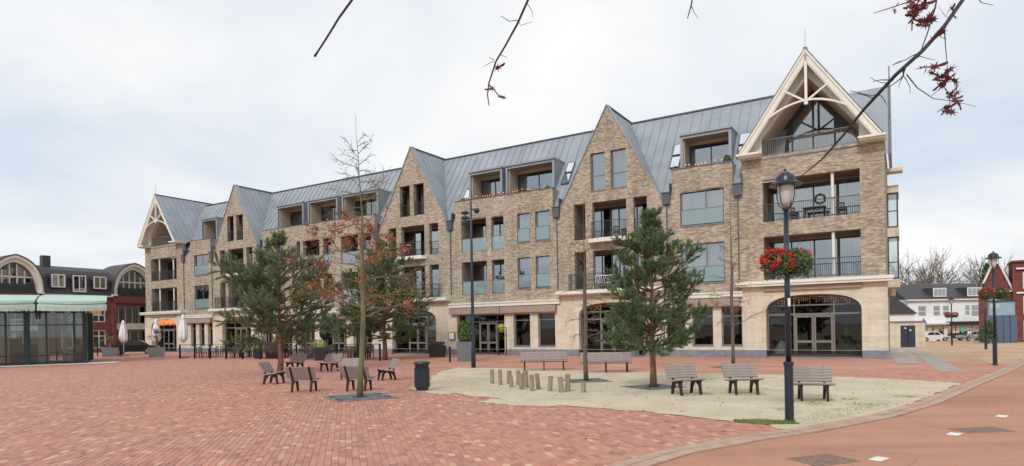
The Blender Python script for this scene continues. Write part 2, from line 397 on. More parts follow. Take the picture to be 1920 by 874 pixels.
    def mesh(self, name, mat, smooth=False):
        me = bpy.data.meshes.new(name); me.from_pydata(self.v, [], self.f)
        me.materials.append(MATS[mat])
        if smooth:
            me.polygons.foreach_set("use_smooth", [True]*len(me.polygons))
        me.update(); return me
    def build(self, name, mat, parent=None, smooth=False, **kw):
        o = bpy.data.objects.new(name, self.mesh(name, mat, smooth)); C.objects.link(o)
        if parent is not None: o.parent = parent
        for k, v in kw.items(): o[k] = v
        return o
def thing(name, label, cat, loc=(0, 0, 0), rz=0.0, group=None):
    o = bpy.data.objects.new(name, None); C.objects.link(o); o.empty_display_size = .3
    o.location = loc; o.rotation_euler = (0, 0, rz); o["label"] = label; o["category"] = cat
    if group: o["group"] = group
    return o
def tag(o, label, cat, group=None):
    o["label"] = label; o["category"] = cat
    if group: o["group"] = group
    return o
def inst(me, name, parent=None, loc=(0, 0, 0), rot=(0, 0, 0), sc=(1, 1, 1)):
    o = bpy.data.objects.new(name, me); C.objects.link(o)
    if parent is not None: o.parent = parent
    o.location = loc; o.rotation_euler = rot; o.scale = sc
    return o
def dup(root, loc=None, rz=None, label=None):
    def rec(o, par):
        c = o.copy(); C.objects.link(c); c.parent = par
        for ch in kids.get(o, []): rec(ch, c)
        return c
    kids = {}
    for o in C.objects:
        if o.parent: kids.setdefault(o.parent, []).append(o)
    r = rec(root, None)
    if loc is not None: r.location = loc
    if rz is not None: r.rotation_euler = (0, 0, rz)
    if label: r["label"] = label
    return r
rect = lambda s0, s1, z0, z1: [(s0, z0), (s1, z0), (s1, z1), (s0, z1)]

# ================================================================== ground
rnd = random.Random(11)
def smooth(t): t = max(0, min(1, t)); return t*t*(3-2*t)
def gz(x, y): return -0.02 * max(0.0, min(y, 170) - 40) * smooth((x - 17) / 8)
def structure(o): o["kind"] = "structure"; return o
m = MB()
xs = [-1400, -600, -250, -120, -80] + [-60 + 4*i for i in range(46)] + [140, 200, 400, 800, 1500]
ys = [-1200, -400, -100, -40] + [-20 + 4*i for i in range(52)] + [210, 260, 400, 800, 1600, 2400]
for y in ys:
    for x in xs: m.v.append((x, y, gz(x, y)))
nx = len(xs)
for j in range(len(ys)-1):
    for i in range(nx-1):
        a = j*nx + i; m.f.append((a, a+1, a+1+nx, a+nx))
structure(m.build("ground", "tan_paving", smooth=True))

def jag(poly, step, amp, r):
    o = []
    n = len(poly)
    for i in range(n):
        a = Vector(poly[i]); b = Vector(poly[(i+1) % n]); d = b - a; L = d.length; k = max(1, int(L/step)); nn = Vector((-d.y, d.x)).normalized()
        for q in range(k):
            p = a + d*(q/k) + nn * r.uniform(-amp, amp); o.append((p.x, p.y))
    return o
def sheet(name, poly, z, mat):
    m = MB(); tris = tessellate_polygon([[Vector((x, y, 0)) for x, y in poly]])
    m.v = [(x, y, z) for x, y in poly]
    for t in tris:
        a, b, c = (poly[q] for q in t)
        ar = (b[0]-a[0])*(c[1]-a[1]) - (c[0]-a[0])*(b[1]-a[1])
        if abs(ar) > 1e-9: m.f.append(t if ar > 0 else t[::-1])
    return structure(m.build(name, mat))
def inside(x, y, poly):
    c = False; j = len(poly)-1
    for i in range(len(poly)):
        xi, yi = poly[i]; xj, yj = poly[j]
        if (yi > y) != (yj > y) and x < (xj-xi)*(y-yi)/(yj-yi) + xi: c = not c
        j = i
    return c

A_F = R(31.6357); C0 = Vector((19.909, 33.871)); TL = Vector((-math.cos(A_F), math.sin(A_F))); NN = Vector((math.sin(A_F), math.cos(A_F)))
def FP(s, d=0.0): p = C0 + TL*s + NN*d; return (p.x, p.y)

KIN = [(-0.2, 7.2), (1.30, 9.0), (2.45, 10.15), (4.14, 11.29), (5.3, 11.9), (7.61, 13.50), (9.76, 15.40), (13.55, 19.30), (17.84, 23.62), (22.51, 28.51), (27.5, 33.9), (34, 41)]
KERB_W = .50
def offs(line, w):
    o = []
    for i, p in enumerate(line):
        a = Vector(line[max(0, i-1)]); b = Vector(line[min(len(line)-1, i+1)]); d = (b-a).normalized(); o.append((p[0] + d.y*w, p[1] - d.x*w))
    return o
KOUT = offs(KIN, KERB_W)
GRAVEL = [(-2.77, 32.47), (-3.43, 29.86), (-3.4, 26.32), (-2.99, 22.8), (-2.45, 20.6), (-1.5, 19.1), (-0.8, 18.3), (0.1, 17.2), (1.35, 15.88), (2.93, 14.66), (4.2, 13.24), (5.22, 12.1), (6.23, 12.48), (7.66, 13.55), (9.76, 15.42), (11.78, 17.5), (14.04, 19.87), (13.31, 21.44), (12.26, 22.83), (9.26, 25.12), (5.41, 26.97), (1.0, 30.61)]
SQ = [(-160, 4), (-160, 66), (-60, 66)] + [FP(58, -.02), FP(0, -.02)] + [(22.4, 28.6)] + KIN[9::-1][0:10] + [(-2, 4)]
sq = sheet("square_paving", SQ, .004, "pavers_far")
st_poly = [FP(.3, -.3), FP(27.5, -.3), (-8, 42), (-4.4, 34), (-3.0, 32.2), (1, 30.5), (5.4, 26.9), (9.26, 25.0), (12.26, 22.7), (13.9, 20.3), (17.6, 23.8), (20.2, 26.6)]
sheet("street_paving", jag(st_poly, .8, .05, rnd), .008, "orange_paving")
sheet("gravel_bed", jag(GRAVEL, .25, .10, rnd), .018, "gravel")
for P_ in ([(-.9, 17.1), (-.1, 16.3), (.9, 15.7), (1.2, 16.4), (.2, 17.2), (-.6, 17.9)], [(-3.6, 21.5), (-3.0, 20.2), (-2.2, 19.3), (-1.7, 19.6), (-2.5, 21.0), (-3.1, 22.6)], [(5.1, 11.75), (6.9, 12.85), (8.8, 14.4), (8.7, 14.75), (6.6, 13.2), (4.9, 12.3)]):
    sheet("spilled_sand", jag(P_, .15, .12, rnd), .0205, "gravel")
path = KOUT + [(60, 66), (80, 60), (60, 20), (30, 0), (8, 2), (0.8, 5.6)]
sheet("cycle_path", path, .016, "red_asphalt")
# kerb: stones laid end to end
kroot = MB()
i_ = offs(KIN, .02); o_ = offs(KIN, KERB_W - .02)
def at_len(line, L):
    for a, b in zip(line, line[1:]):
        a = Vector(a); b = Vector(b); d = (b-a).length
        if L <= d: return a + (b-a)*(L/d)
        L -= d
    return Vector(line[-1])
tot = sum((Vector(b)-Vector(a)).length for a, b in zip(KIN, KIN[1:]))
bed = MB()
for k in range(len(KIN)-1):
    bed.quad((*KIN[k], .012), (*KIN[k+1], .012), (*KOUT[k+1], .012), (*KOUT[k], .012))
bed.f = [f[::-1] for f in bed.f]
kerb = structure(bed.build("kerb", "joint_sand"))
L = 0.0
while L < tot - 1.0:
    l = 1.0
    for row in (0, 1):
        w0 = .03 + row*.235; w1 = w0 + .215
        c = []
        for q in (L + .012 + row*.0, L + l - .012):
            p = at_len(KIN, q); t_ = (at_len(KIN, q + .05) - at_len(KIN, max(0, q - .05))).normalized(); nrm = Vector((t_.y, -t_.x))
            c.append((p + nrm*w0, p + nrm*w1))
        h = .036 + rnd.uniform(-.004, .004)
        s = MB(); v = []
        for z in (.013, h):
            for p in (c[0][0], c[1][0], c[1][1], c[0][1]): v.append((p.x, p.y, z))
        s.v = v; s.f = [(7, 6, 5, 4), (0, 1, 5, 4), (1, 2, 6, 5), (2, 3, 7, 6), (3, 0, 4, 7)]
        s.build("kerb_stone", "kerb_stone", kerb)
    L += l

# painted marks, access covers
def flat_poly(name, pts, z, mat): return sheet(name, pts, z, mat)
for cx, cy, dr in ((5.26, 9.15, .68), (7.67, 11.04, .72), (10.0, 12.99, .75), (12.6, 15.2, .76), (15.5, 17.9, .78)):
    ux, uy = math.cos(dr), math.sin(dr)
    pts = [(cx + ux*a - uy*b, cy + uy*a + ux*b) for a, b in ((-.17, -.09), (.17, -.09), (.17, .09), (-.17, .09))]
    flat_poly("path_mark", pts, .0205, "road_paint")
def cover(cx, cy, w, h, rz, label, nm="access_cover"):
    t = thing(nm, label, "cover", (cx, cy, .016), rz, None)
    m = MB(); m.solid([rect(-w/2, w/2, -h/2, h/2), rect(-w/2+.05, w/2-.05, -h/2+.05, h/2-.05)], 0, .008, lambda x, y, z: (x, z, y)); m.f = [f[::-1] for f in m.f]; m.build("frame", "manhole", t)
    m = MB(); m.box(-w/2+.055, w/2-.055, -h/2+.055, h/2-.055, 0, .006)
    for k in range(5):
        y = -h/2 + .1 + k*(h-.2)/4; m.box(-w/2+.1, w/2-.1, y-.012, y+.012, .006, .011)
    m.build("lid", "manhole", t)
cover(4.45, 9.15, .8, .6, .35, "dark cast iron access cover in the red cycle path")
cover(8.4, 11.4, .9, .5, .1, "wide worn access cover beside the white dash on the cycle path")
cover(4.1, 11.0, .5, .34, .55, "rusty drain grate set in the pale kerb", "drain_grate")
cover(25.5, 31.2, .7, .7, .3, "iron cover in tan paving near the street lamps")

# grey bands across the tan paving
def band(a, b, w0, w1, nm, lift=.014):
    a = Vector(a); b = Vector(b); m = MB(); d = (b-a).normalized(); nr = Vector((-d.y, d.x)); K = 16
    for k in range(K):
        P = []
        for q, sg in ((k, -1), (k+1, -1), (k+1, 1), (k, 1)):
            f = q/K; p = a + (b-a)*f + nr*(sg*(w0 + (w1-w0)*f)/2); P.append((p.x, p.y, gz(p.x, p.y) + lift))
        m.quad(*P[::-1])
    for i, f in enumerate(m.f):
        p = [Vector(m.v[q]) for q in f]
        if (p[1]-p[0]).cross(p[2]-p[0]).z < 0: m.f[i] = f[::-1]
    structure(m.build(nm, "grey_paving"))
band((17.0, 24.5), (33.5, 54), .85, .85, "grey_paving_band")
band((18.45, 29.5), (29.6, 50), 1.0, 1.1, "grey_paving_band", .019)
sheet("kiosk_slab", [(-50, 31.0), (-27.9, 44.4), (-29.2, 47.3), (-51, 36)], .030, "concrete_pale")

# individual pavers near the viewer
TH = R(14.6); cu, su = math.cos(TH), math.sin(TH)      # courses run towards (-su, cu)
bl, bw, jt = .21, .105, .006
rows = []
GS = [(x, y) for x, y in GRAVEL]
PATHX = path + []
def in_sq(x, y):
    return not inside(x, y, PATHX) and not inside(x, y, KP) and not inside(x, y, GS)
KP = KIN + KOUT[::-1]
GRATE1 = (-4.56, 18.87)
for r_ in range(-320, 320):
    off = (r_ % 2) * bl/2 + rnd.uniform(-.004, .004)
    for c_ in range(20, 150):
        a = r_*bw; b = c_*bl + off
        x = a*cu - b*su; y = a*su + b*cu
        if y < 7.6 or y > 25 or abs(x) > .84*y + 1.2: continue
        if x > 0 and not in_sq(x, y): continue
        if x <= 0 and inside(x, y, GS): continue
        rows.append((x*x + y*y, x, y))
rows.sort(key=lambda q: (q[1]/q[2] > .83 or q[1]/q[2] < -.83, q[2] < 9.0, q[2]))
def paver(m, x, y, z, jit=True):
    dz = rnd.gauss(0, .0016); tx = rnd.gauss(0, .012); ty = rnd.gauss(0, .006); aa = rnd.gauss(0, .008)
    hw, hl = (bw-jt)/2, (bl-jt)/2; ch = .005
    ca, sa = math.cos(TH+aa), math.sin(TH+aa); i = len(m.v)
    for (k, top) in ((1.0, 0), (1.0, 1), ((0), 2)):
        ins = ch if top == 2 else 0
        for (p, q) in ((-1, -1), (1, -1), (1, 1), (-1, 1)):
            u = p*(hw-ins); v = q*(hl-ins)
            zz = 0.0 if top == 0 else z + dz + tx*u + ty*v - (.003 if top == 1 else 0)
            m.v.append((x + u*ca - v*sa, y + u*sa + v*ca, zz))
    m.f.append((i+8, i+9, i+10, i+11))
    for k in range(4):
        l = (k+1) % 4
        m.f.append((i+k, i+l, i+4+l, i+4+k)); m.f.append((i+4+k, i+4+l, i+8+l, i+8+k))
pm = MB(); paver(pm, 0, 0, .0125)
pm.v = [(x, y, max(z, .0045)) for x, y, z in pm.v]
pme = pm.mesh("paver", "pavers")
for (_, x, y) in rows[:300]:
    inst(pme, "paver", sq, (x, y, rnd.gauss(0, .0012)), (rnd.gauss(0, .006), rnd.gauss(0, .01), 0))
pm = MB()
for (_, x, y) in rows[300:]: paver(pm, x, y, .0125)
po = pm.build("paver_field", "pavers", sq); po["kind"] = "stuff"

# grass tufts and weeds in the gravel
gm = MB()
def tuft_area(poly, n, h):
    x0 = min(p[0] for p in poly); x1 = max(p[0] for p in poly); y0 = min(p[1] for p in poly); y1 = max(p[1] for p in poly); k = 0; tries = 0
    while k < n and tries < n*12:
        tries += 1
        x = rnd.uniform(x0, x1); y = rnd.uniform(y0, y1)
        if not inside(x, y, poly): continue
        k += 1; a = rnd.uniform(0, 6.28); hh = h*rnd.uniform(.4, 1.2); w = .006; lx, ly = rnd.uniform(-.03, .03), rnd.uniform(-.03, .03)
        ca, sa = math.cos(a)*w, math.sin(a)*w
        gm.tri((x-ca, y-sa, .018), (x+ca, y+sa, .018), (x+lx, y+ly, .018+hh))
tuft_area([(4.5, 12.75), (4.9, 12.45), (5.6, 12.4), (5.5, 12.75), (5.0, 13.0), (4.5, 13.0)], 3800, .05)
tuft_area([(5.7, 12.4), (7.6, 13.7), (9.4, 15.3), (9.2, 15.8), (7.3, 14.5), (5.8, 13.2)], 650, .03)
for (x, y, s) in ((7.9, 16.2, .45), (8.6, 16.3, .3), (5.4, 18.0, .35), (6.9, 17.7, .3), (7.4, 15.4, .5), (4.9, 17.7, .3), (8.4, 15.2, .5), (6.2, 14.6, .4), (10.2, 16.6, .4)):
    P = [(x + s*math.cos(a)*rnd.uniform(.5, 1.2), y + .7*s*math.sin(a)*rnd.uniform(.5, 1.2)) for a in [i*.785 for i in range(8)]]
    tuft_area(P, int(420*s), .025)
g = gm.build("grass_tufts", "grass"); tag(g, "sparse green grass and weeds growing at the gravel edge", "grass"); g["kind"] = "stuff"
# small stones and leaf litter on the gravel and pavers
gm = MB()
for _ in range(9000):
    x = rnd.uniform(-3, 13); y = rnd.uniform(12, 31)
    if not inside(x, y, GS): continue
    r_ = rnd.uniform(.006, .016); i = len(gm.v); z = .018
    gm.v += [(x-r_, y, z), (x, y-r_, z), (x+r_, y, z), (x, y+r_, z), (x, y, z+r_*.9)]
    gm.f += [(i, i+1, i+4), (i+1, i+2, i+4), (i+2, i+3, i+4), (i+3, i, i+4)]
g = gm.build("loose_pebbles", "kerb_stone"); tag(g, "small loose stones scattered over the pale gravel", "stones"); g["kind"] = "stuff"
gm = MB()
for _ in range(420):
    x = rnd.uniform(-9, 12); y = rnd.uniform(9.5, 26)
    if abs(x) > .8*y or inside(x, y, PATHX): continue
    if not inside(x, y, GS) and rnd.random() < .6: continue
    a = rnd.uniform(0, 6.28); r_ = rnd.uniform(.02, .05); z = .022; c, s = math.cos(a)*r_, math.sin(a)*r_
    gm.quad((x-c, y-s, z), (x+s*.6, y-c*.6, z+.008), (x+c, y+s, z+.004), (x-s*.6, y+c*.6, z+.012))
g = gm.build("fallen_leaves", "fallen_leaf"); tag(g, "dry brown leaves scattered on the gravel and pavers", "leaves"); g["kind"] = "stuff"

# ================================================================== apartment building (facade coordinates: s left, d inwards)
apt = thing("apartment_building", "long tan brick apartment building with steep gables, zinc roof and cream ground floor", "building", (C0.x, C0.y, 0), -A_F)
OB = lambda mb, name, mat, par=None, **k: mb.build(name, mat, par if par is not None else apt, **k)
EAVE, RIDGE, RD = 10.2, 16.55, 4.3
SL = (RIDGE - EAVE) / RD
def glaze(name, s0, s1, z0, z1, d, mull=(), trans=(), fm="frame_taupe", gm="glass", ft=.07, par=None, dep=.07, skip=()):
    """frame with mullions/transoms, every pane a sub-part"""
    m = MB()
    m.wall([rect(s0, s1, z0, z1)] + [rect(a, b, c, e_) for (a, b, c, e_) in cells(s0, s1, z0, z1, mull, trans, ft)], d, d + dep)
    f = OB(m, name, fm, par)
    return f, cells(s0, s1, z0, z1, mull, trans, ft)
def cells(s0, s1, z0, z1, mull, trans, ft):
    xs_ = [s0] + sorted(mull) + [s1]; zs_ = [z0] + sorted(trans) + [z1]; o = []
    for i in range(len(xs_)-1):
        for j in range(len(zs_)-1):
            a = xs_[i] + (ft if i == 0 else ft/2); b = xs_[i+1] - (ft if i == len(xs_)-2 else ft/2)
            c = zs_[j] + (ft if j == 0 else ft/2); e_ = zs_[j+1] - (ft if j == len(zs_)-2 else ft/2)
            o.append((a, b, c, e_))
    return o
def panes(f, cs, d, gm="glass"):
    for (a, b, c, e_) in cs:
        m = MB(); m.sb(a-.01, b+.01, d+.025, d+.04, c-.01, e_+.01); m.build("pane", gm, f)
def window(s0, s1, z0, z1, d=.16, mull=(), trans=(), fm="frame_taupe", gm="glass", curtains=(), name="window", ft=.07, sill=True):
    f, cs = glaze(name, s0, s1, z0, z1, d, mull, trans, fm, gm, ft)
    panes(f, cs, d, gm)
    for (a, b, *zz) in curtains:
        m = MB(); K = max(6, int((b-a)/.09)); zb = zz[0] if zz else z0 + .05
        for k in range(K):
            sa, sb_ = a + (b-a)*k/K, a + (b-a)*(k+1)/K; o0 = .03 if k % 2 else -.03; o1 = -o0
            m.quad((-sa, d+.2+o0, zb), (-sa, d+.2+o0, z1-.05), (-sb_, d+.2+o1, z1-.05), (-sb_, d+.2+o1, zb))
        m.build("curtain", "curtain", f)
    if sill:
        m = MB(); m.sb(s0-.04, s1+.04, -.05, d, z0-.07, z0); m.build("window_sill", "blue_stone", f)
    return f
def railing(s0, s1, z0, d, h=1.05, mat="frame_dark", par=None, gap=.11, name="railing"):
    m = MB(); m.sb(s0, s1, d-.025, d+.025, z0+h-.04, z0+h); m.sb(s0, s1, d-.015, d+.015, z0+.08, z0+.11)
    n = max(2, int((s1-s0)/gap))
    for k in range(n+1):
        s = s0 + (s1-s0)*k/n; m.sb(s-.009, s+.009, d-.009, d+.009, z0+.0, z0+h-.04)
    return OB(m, name, mat, par)
def glass_rail(s0, s1, z0, d, h=1.05, par=None):
    m = MB(); m.sb(s0, s1, d-.02, d+.02, z0+h, z0+h+.04); r = OB(m, "railing", "frame_taupe", par)
    m = MB(); m.sb(s0+.01, s1-.01, d-.008, d+.008, z0+.04, z0+h-.001); m.build("rail_pane", "glass_rail", r)
    return r
rw = random.Random(5)
def loggia(s0, s1, z0, z1, depth=1.7, n=3, wall="taupe_render", mullset=None, ceil="cream_render", curt=True):
    """recess behind one or more openings, glazed at the back"""
    m = MB(); t = .12
    m.sb(s0-t, s0, .36, depth+.1, z0-.05, z1+t); m.sb(s1, s1+t, .36, depth+.1, z0-.05, z1+t)
    m.sb(s0, s1, .36, depth+.1, z1+.02, z1+t); m.sb(s0, s1, .36, depth+.1, z0-.15, z0-.02)
    L = OB(m, "loggia", wall)
    zt = z1 - .12
    m = MB(); m.sb(s0, s1, depth, depth+.1, zt, z1+.02); m.build("lintel", wall, L)
    mull = [s0 + (s1-s0)*k/n for k in range(1, n)]
    f, cs = glaze("glazing", s0, s1, z0-.02, zt, depth, mull, (), "frame_dark", ft=.08)
    panes(f, cs, depth)
    if curt:
        for (a, b, c, e_) in cs:
            if rw.random() < .55:
                w = (b-a)*rw.uniform(.3, .8); st = a if rw.random() < .5 else b-w
                m = MB(); m.quad((-st, depth+.25, c), (-st, depth+.25, e_), (-st-w, depth+.25, e_), (-st-w, depth+.25, c)); m.build("curtain", "curtain", f)
    return L
def arch(s0, s1, zs, zt, z0=0.0, n=18):
    """opening with a flat basket arch"""
    c = (s0+s1)/2; hw = (s1-s0)/2; h = zt-zs; o = [(s0, z0)]
    for k in range(n+1):
        a = math.pi - math.pi*k/n
        x = math.copysign(abs(math.cos(a))**.75, math.cos(a)); y = math.sin(a)**.82 if 0 < k < n else 0
        o.append((c - hw*(-x) if False else c + hw*x, zs + h*y))
    o.append((s1, z0)); return o

# ---- dark rooms behind everything, floors, back and side walls
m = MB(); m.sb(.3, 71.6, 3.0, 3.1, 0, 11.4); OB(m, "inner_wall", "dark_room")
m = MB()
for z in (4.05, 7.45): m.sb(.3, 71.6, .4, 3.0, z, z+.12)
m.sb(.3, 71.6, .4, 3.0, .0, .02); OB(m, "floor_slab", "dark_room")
m = MB(); m.sb(-.1, .2, .36, 9.0, -.6, 12.0); OB(m, "side_wall", "brick")
m = MB(); m.sb(71.6, 71.9, .36, 9.0, -.6, 11.9); OB(m, "side_wall", "brick")
m = MB(); m.sb(-.1, 71.9, 8.8, 9.0, -.6, 11.9); OB(m, "rear_wall", "brick")

PAV = [3.55, 68.2]; GAB = [15.7, 32.65, 55.5]; PH, GH = 3.65, 3.65
BAYS = [(7.2, 12.05), (19.35, 29.0), (36.3, 51.85), (59.15, 64.55)]

def ground_floor_wall(s0, s1, holes, ztop, y0=-.04):
    m = MB(); m.wall([rect(s0, s1, .45, ztop)] + holes, y0, .36); w = OB(m, "ground_floor_wall", "cream_stone")
    # plinth in pieces between the openings that reach the ground
    cuts = sorted([(min(p[0] for p in h), max(p[0] for p in h)) for h in holes if min(p[1] for p in h) < .5])
    a = s0
    for c in cuts + [(s1, s1)]:
        if c[0] - a > .05:
            m = MB(); m.sb(a, c[0], y0-.05, .36, -.4, .448); m.build("plinth", "blue_stone", w)
        a = c[1]
    return w
def low(h):   # raise a hole that reaches the ground to the plinth top for the wall mesh
    return [(s, max(z, .4501)) for s, z in h]

def shopfront(s0, s1, zs, zt, d=.45, doors=None, arched=True, par=None):
    shape = arch(s0, s1, zs, zt, .08) if arched else rect(s0, s1, .08, zt)
    dl, dr = doors; zd = 2.45; holes = []
    ft = .07
    def clip(a, b, c, e_):
        if not arched: return rect(a, b, c, e_)
        # shape the upper edge under the arch
        cc = (s0+s1)/2; hw = (s1-s0)/2; pts = []; K = 8
        for k in range(K+1):
            s = a + (b-a)*k/K; q = abs((s-cc)/hw)
            q = min(1, q)**(1/.75); y = (1-q*q)**.5
            zz = zs + (zt-zs)*(y**.82) - .07
            pts.append((s, max(c+.02, min(e_, zz))))
        return [(a, c), (b, c)] + pts[::-1]
    H = []
    for (a, b) in ((s0+ft, dl-ft/2), (dl+ft/2, dr-ft/2), (dr+ft/2, s1-ft)):
        if b-a < .1: continue
        if not (a >= dl and b <= dr): H.append(clip(a, b, .2, zd))
        H.append(clip(a, b, zd+.1, 2.98 if arched else zt-ft))
        if arched: H.append(clip(a, b, 3.05, zt))
    dm = (dl+dr)/2; dh = []
    m = MB(); m.wall([shape] + H + [rect(dl+.05, dr-.05, .0801+.0, zd-.02)], d, d+.08)
    f = OB(m, "shopfront", "frame_taupe")
    for h in H:
        m = MB(); m.wall([[(s, z) for s, z in h]], d+.03, d+.045); m.build("pane", "glass_shop", f)
    m = MB(); m.sb(s0, s1, d-.35, d+.3, -.02, .08); m.build("doorstep", "blue_stone", f)
    for (a, b) in ((dl+.06, dm-.01), (dm+.01, dr-.06)):
        hs = [rect(a+.1, b-.1, .22, .86), rect(a+.1, b-.1, 1.0, zd-.14)]
        m = MB(); m.wall([rect(a, b, .085, zd-.03)] + hs, d-.03, d+.03); door = OB(m, "door", "frame_taupe")
        for h in hs:
            m = MB(); m.wall([h], d-.01, d+.005); m.build("pane", "glass_shop", door)
        hx = b-.05 if a < dm - .2 and b < dm + .05 else a+.05
        m = MB(); m.sb(hx-.015, hx+.015, d-.09, d-.031, .98, 1.25); m.build("door_handle", "rim", door)
    return f

def pavilion(c, mirror=False):
    mir = (lambda s: 2*c - s) if mirror else (lambda s: s)
    S = lambda a, b: tuple(sorted((mir(a), mir(b))))
    base = c - 3.55
    s0, s1 = c-PH, c+PH
    op = (c-2.5, c+2.48)
    m = MB(); m.wall([rect(s0, s1, 4.45, 11.75), rect(*op, 4.55, 7.05), rect(*op, 7.9, 10.35)], 0, .36); OB(m, "front_wall", "brick")
    hole = arch(c-2.49, c+2.4, 2.66, 3.60, .0)
    ground_floor_wall(s0-.06, s1+.06, [low(hole)], 4.15, -.12)
    m = MB(); m.sb(s0-.3, s1+.3, -.5, .3, 4.15, 4.28); m.sb(s0-.36, s1+.36, -.56, .3, 4.28, 4.45); OB(m, "cornice", "cream_paint")
    m = MB(); m.sb(op[0], op[1], -.28, -.13, 3.88, 4.14); OB(m, "awning_cassette", "awning")
    shopfront(c-2.49, c+2.4, 2.66, 3.60, doors=(c-1.1, c+.97))
    for z0, z1 in ((4.55, 7.05), (7.9, 10.35)):
        L = loggia(op[0], op[1], z0, z1, 1.9, 4)
        for q in ((-1.15,) if not mirror else (-1.6, 1.1)):
            m = MB(); m.tube([(-(c+q), .22, z0), (-(c+q), .22, z1)], .085, 14); m.build("column", "cream_paint", L, smooth=False)
        railing(op[0]+.02, op[1]-.02, z0, .12)
    # open gable roof
    AP, FZ = 17.14, 11.85; hw = 3.64; sl = (AP-FZ)/hw
    tri = lambda off, zb=FZ: [(c-hw+off*1.205, zb), (c+hw-off*1.205, zb), (c, AP-off*1.79)]
    def rake(off0, off1, d0, d1, nm, zb=FZ):
        for sg in (-1, 1):
            o0, o1 = off0*1.205, off1*1.205
            pts = [(c+sg*(hw-o0), zb), (c+sg*(hw-o1), zb), (c, AP-off1*1.79), (c, AP-off0*1.79)]
            m = MB(); m.wall([pts], d0, d1); OB(m, nm, "cream_paint")
    rake(.0, .10, -.86, .36, "roof_edge"); rake(.10, .34, -.80, -.66, "bargeboard"); rake(.34, .40, -.76, -.69, "bargeboard")
    # recessed cream gable frame with a splayed opening
    inner = [(c-2.5, 11.96), (c-2.5, 12.75), (c, 15.87), (c+2.5, 12.75), (c+2.5, 11.96)]
    m = MB(); m.wall([[(c-hw+.16, 11.95), (c-2.5, 11.95), (c-2.5, 12.75), (c, 15.87), (c+2.5, 12.75), (c+2.5, 11.95), (c+hw-.16, 11.95), (c, AP-.2)]], -.04, .36); OB(m, "gable_frame", "cream_paint")
    for sg in (-1, 1):
        m = MB(); a, b = sorted((c+sg*2.48, c+sg*(hw+.12))); m.sb(a, b, -.86, .5, 11.752, 11.87); m.sb(a+.04, b-.06, -.72, .45, 11.65, 11.752); OB(m, "eave_slab", "cream_paint")
        # sloping soffit and side of the roof terrace
        m = MB()
        m.quad((-(c+sg*2.5), .36, 12.75), (-(c), .36, 15.87), (-(c), 3.0, 15.87), (-(c+sg*2.5), 3.0, 12.75)); m.f.append(m.f[0][::-1])
        m.quad((-(c+sg*2.52), .36, 11.6), (-(c+sg*2.52), .36, 12.78), (-(c+sg*2.52), 3.0, 12.78), (-(c+sg*2.52), 3.0, 11.6)); m.f.append(m.f[-1][::-1])
        m.f = [m.f[0], m.f[2]]
        OB(m, "soffit", "cream_render")
    m = MB(); m.sb(c-2.5, c+2.5, .0, 3.0, 11.5, 11.6); OB(m, "terrace_floor", "blue_stone")
    m = MB(); m.wall([[(c-2.52, 11.6), (c+2.52, 11.6), (c+2.52, 12.8), (c, 15.92), (c-2.52, 12.8)], rect(c-2.3, c-1.2, 11.68, 13.1), rect(c-1.1, c-.05, 11.68, 13.1), rect(c+.05, c+1.1, 11.68, 13.1), rect(c+1.2, c+2.3, 11.68, 13.1), [(c-1.1, 13.25), (c-.06, 13.25), (c-.06, 15.4), (c-1.1, 14.05)], [(c+.06, 13.25), (c+1.1, 13.25), (c+1.1, 14.05), (c+.06, 15.4)]], 2.4, 2.5)
    f = OB(m, "gable_glazing", "frame_dark")
    for (a, b) in ((c-2.3, c-1.2), (c-1.1, c-.05), (c+.05, c+1.1), (c+1.2, c+2.3)):
        m = MB(); m.sb(a, b, 2.44, 2.46, 11.68, 13.1); m.build("pane", "glass", f)
    for sg in (-1, 1):
        a, b = sorted((c+sg*.06, c+sg*1.1)); m = MB()
        pts = [(c+sg*.06, 13.25), (c+sg*1.1, 13.25), (c+sg*1.1, 14.05), (c+sg*.06, 15.4)]
        m.wall([pts], 2.44, 2.46); m.build("pane", "glass", f)
    m = MB(); m.wall([[(c-2.52, 11.5), (c+2.52, 11.5), (c+2.52, 12.8), (c, 15.92), (c-2.52, 12.8)]], 3.2, 3.3); OB(m, "inner_wall", "dark_room")
    railing(c-2.48, c+2.48, 11.752, .2, 1.0, "frame_taupe")
    # truss in front
    y = -.73
    m = MB(); m.box(-c-.07, -c+.07, y-.07, y+.07, 14.1, AP-.3); m.box(-c-.1, -c+.1, y-.1, y+.1, 14.08, 14.22); T = OB(m, "king_post", "cream_paint")
    zc = 13.55; xs_ = (AP-zc)/sl-.3
    pts = []
    for k in range(13):
        u = -1 + k/6; pts.append((-(c+u*xs_), y, zc + .78*(1-u*u)))
    m = MB()
    for a, b in zip(pts, pts[1:]): m.beam(a, b, .1, .13, (0, 1, 0))
    m.build("curved_collar", "cream_paint", T)
    for sg in (-1, 1):
        m = MB(); z2 = 15.05; m.beam((-(c+sg*.05), y, 14.3), (-(c+sg*((AP-z2)/sl-.32)), y, z2), .1, .11, (0, 1, 0)); m.build("strut", "cream_paint", T)
    m = MB(); m.tube([(-c, -.73, AP-.1), (-c, -.73, AP+1.1)], [.055, .035], 8); OB(m, "finial", "cream_paint")
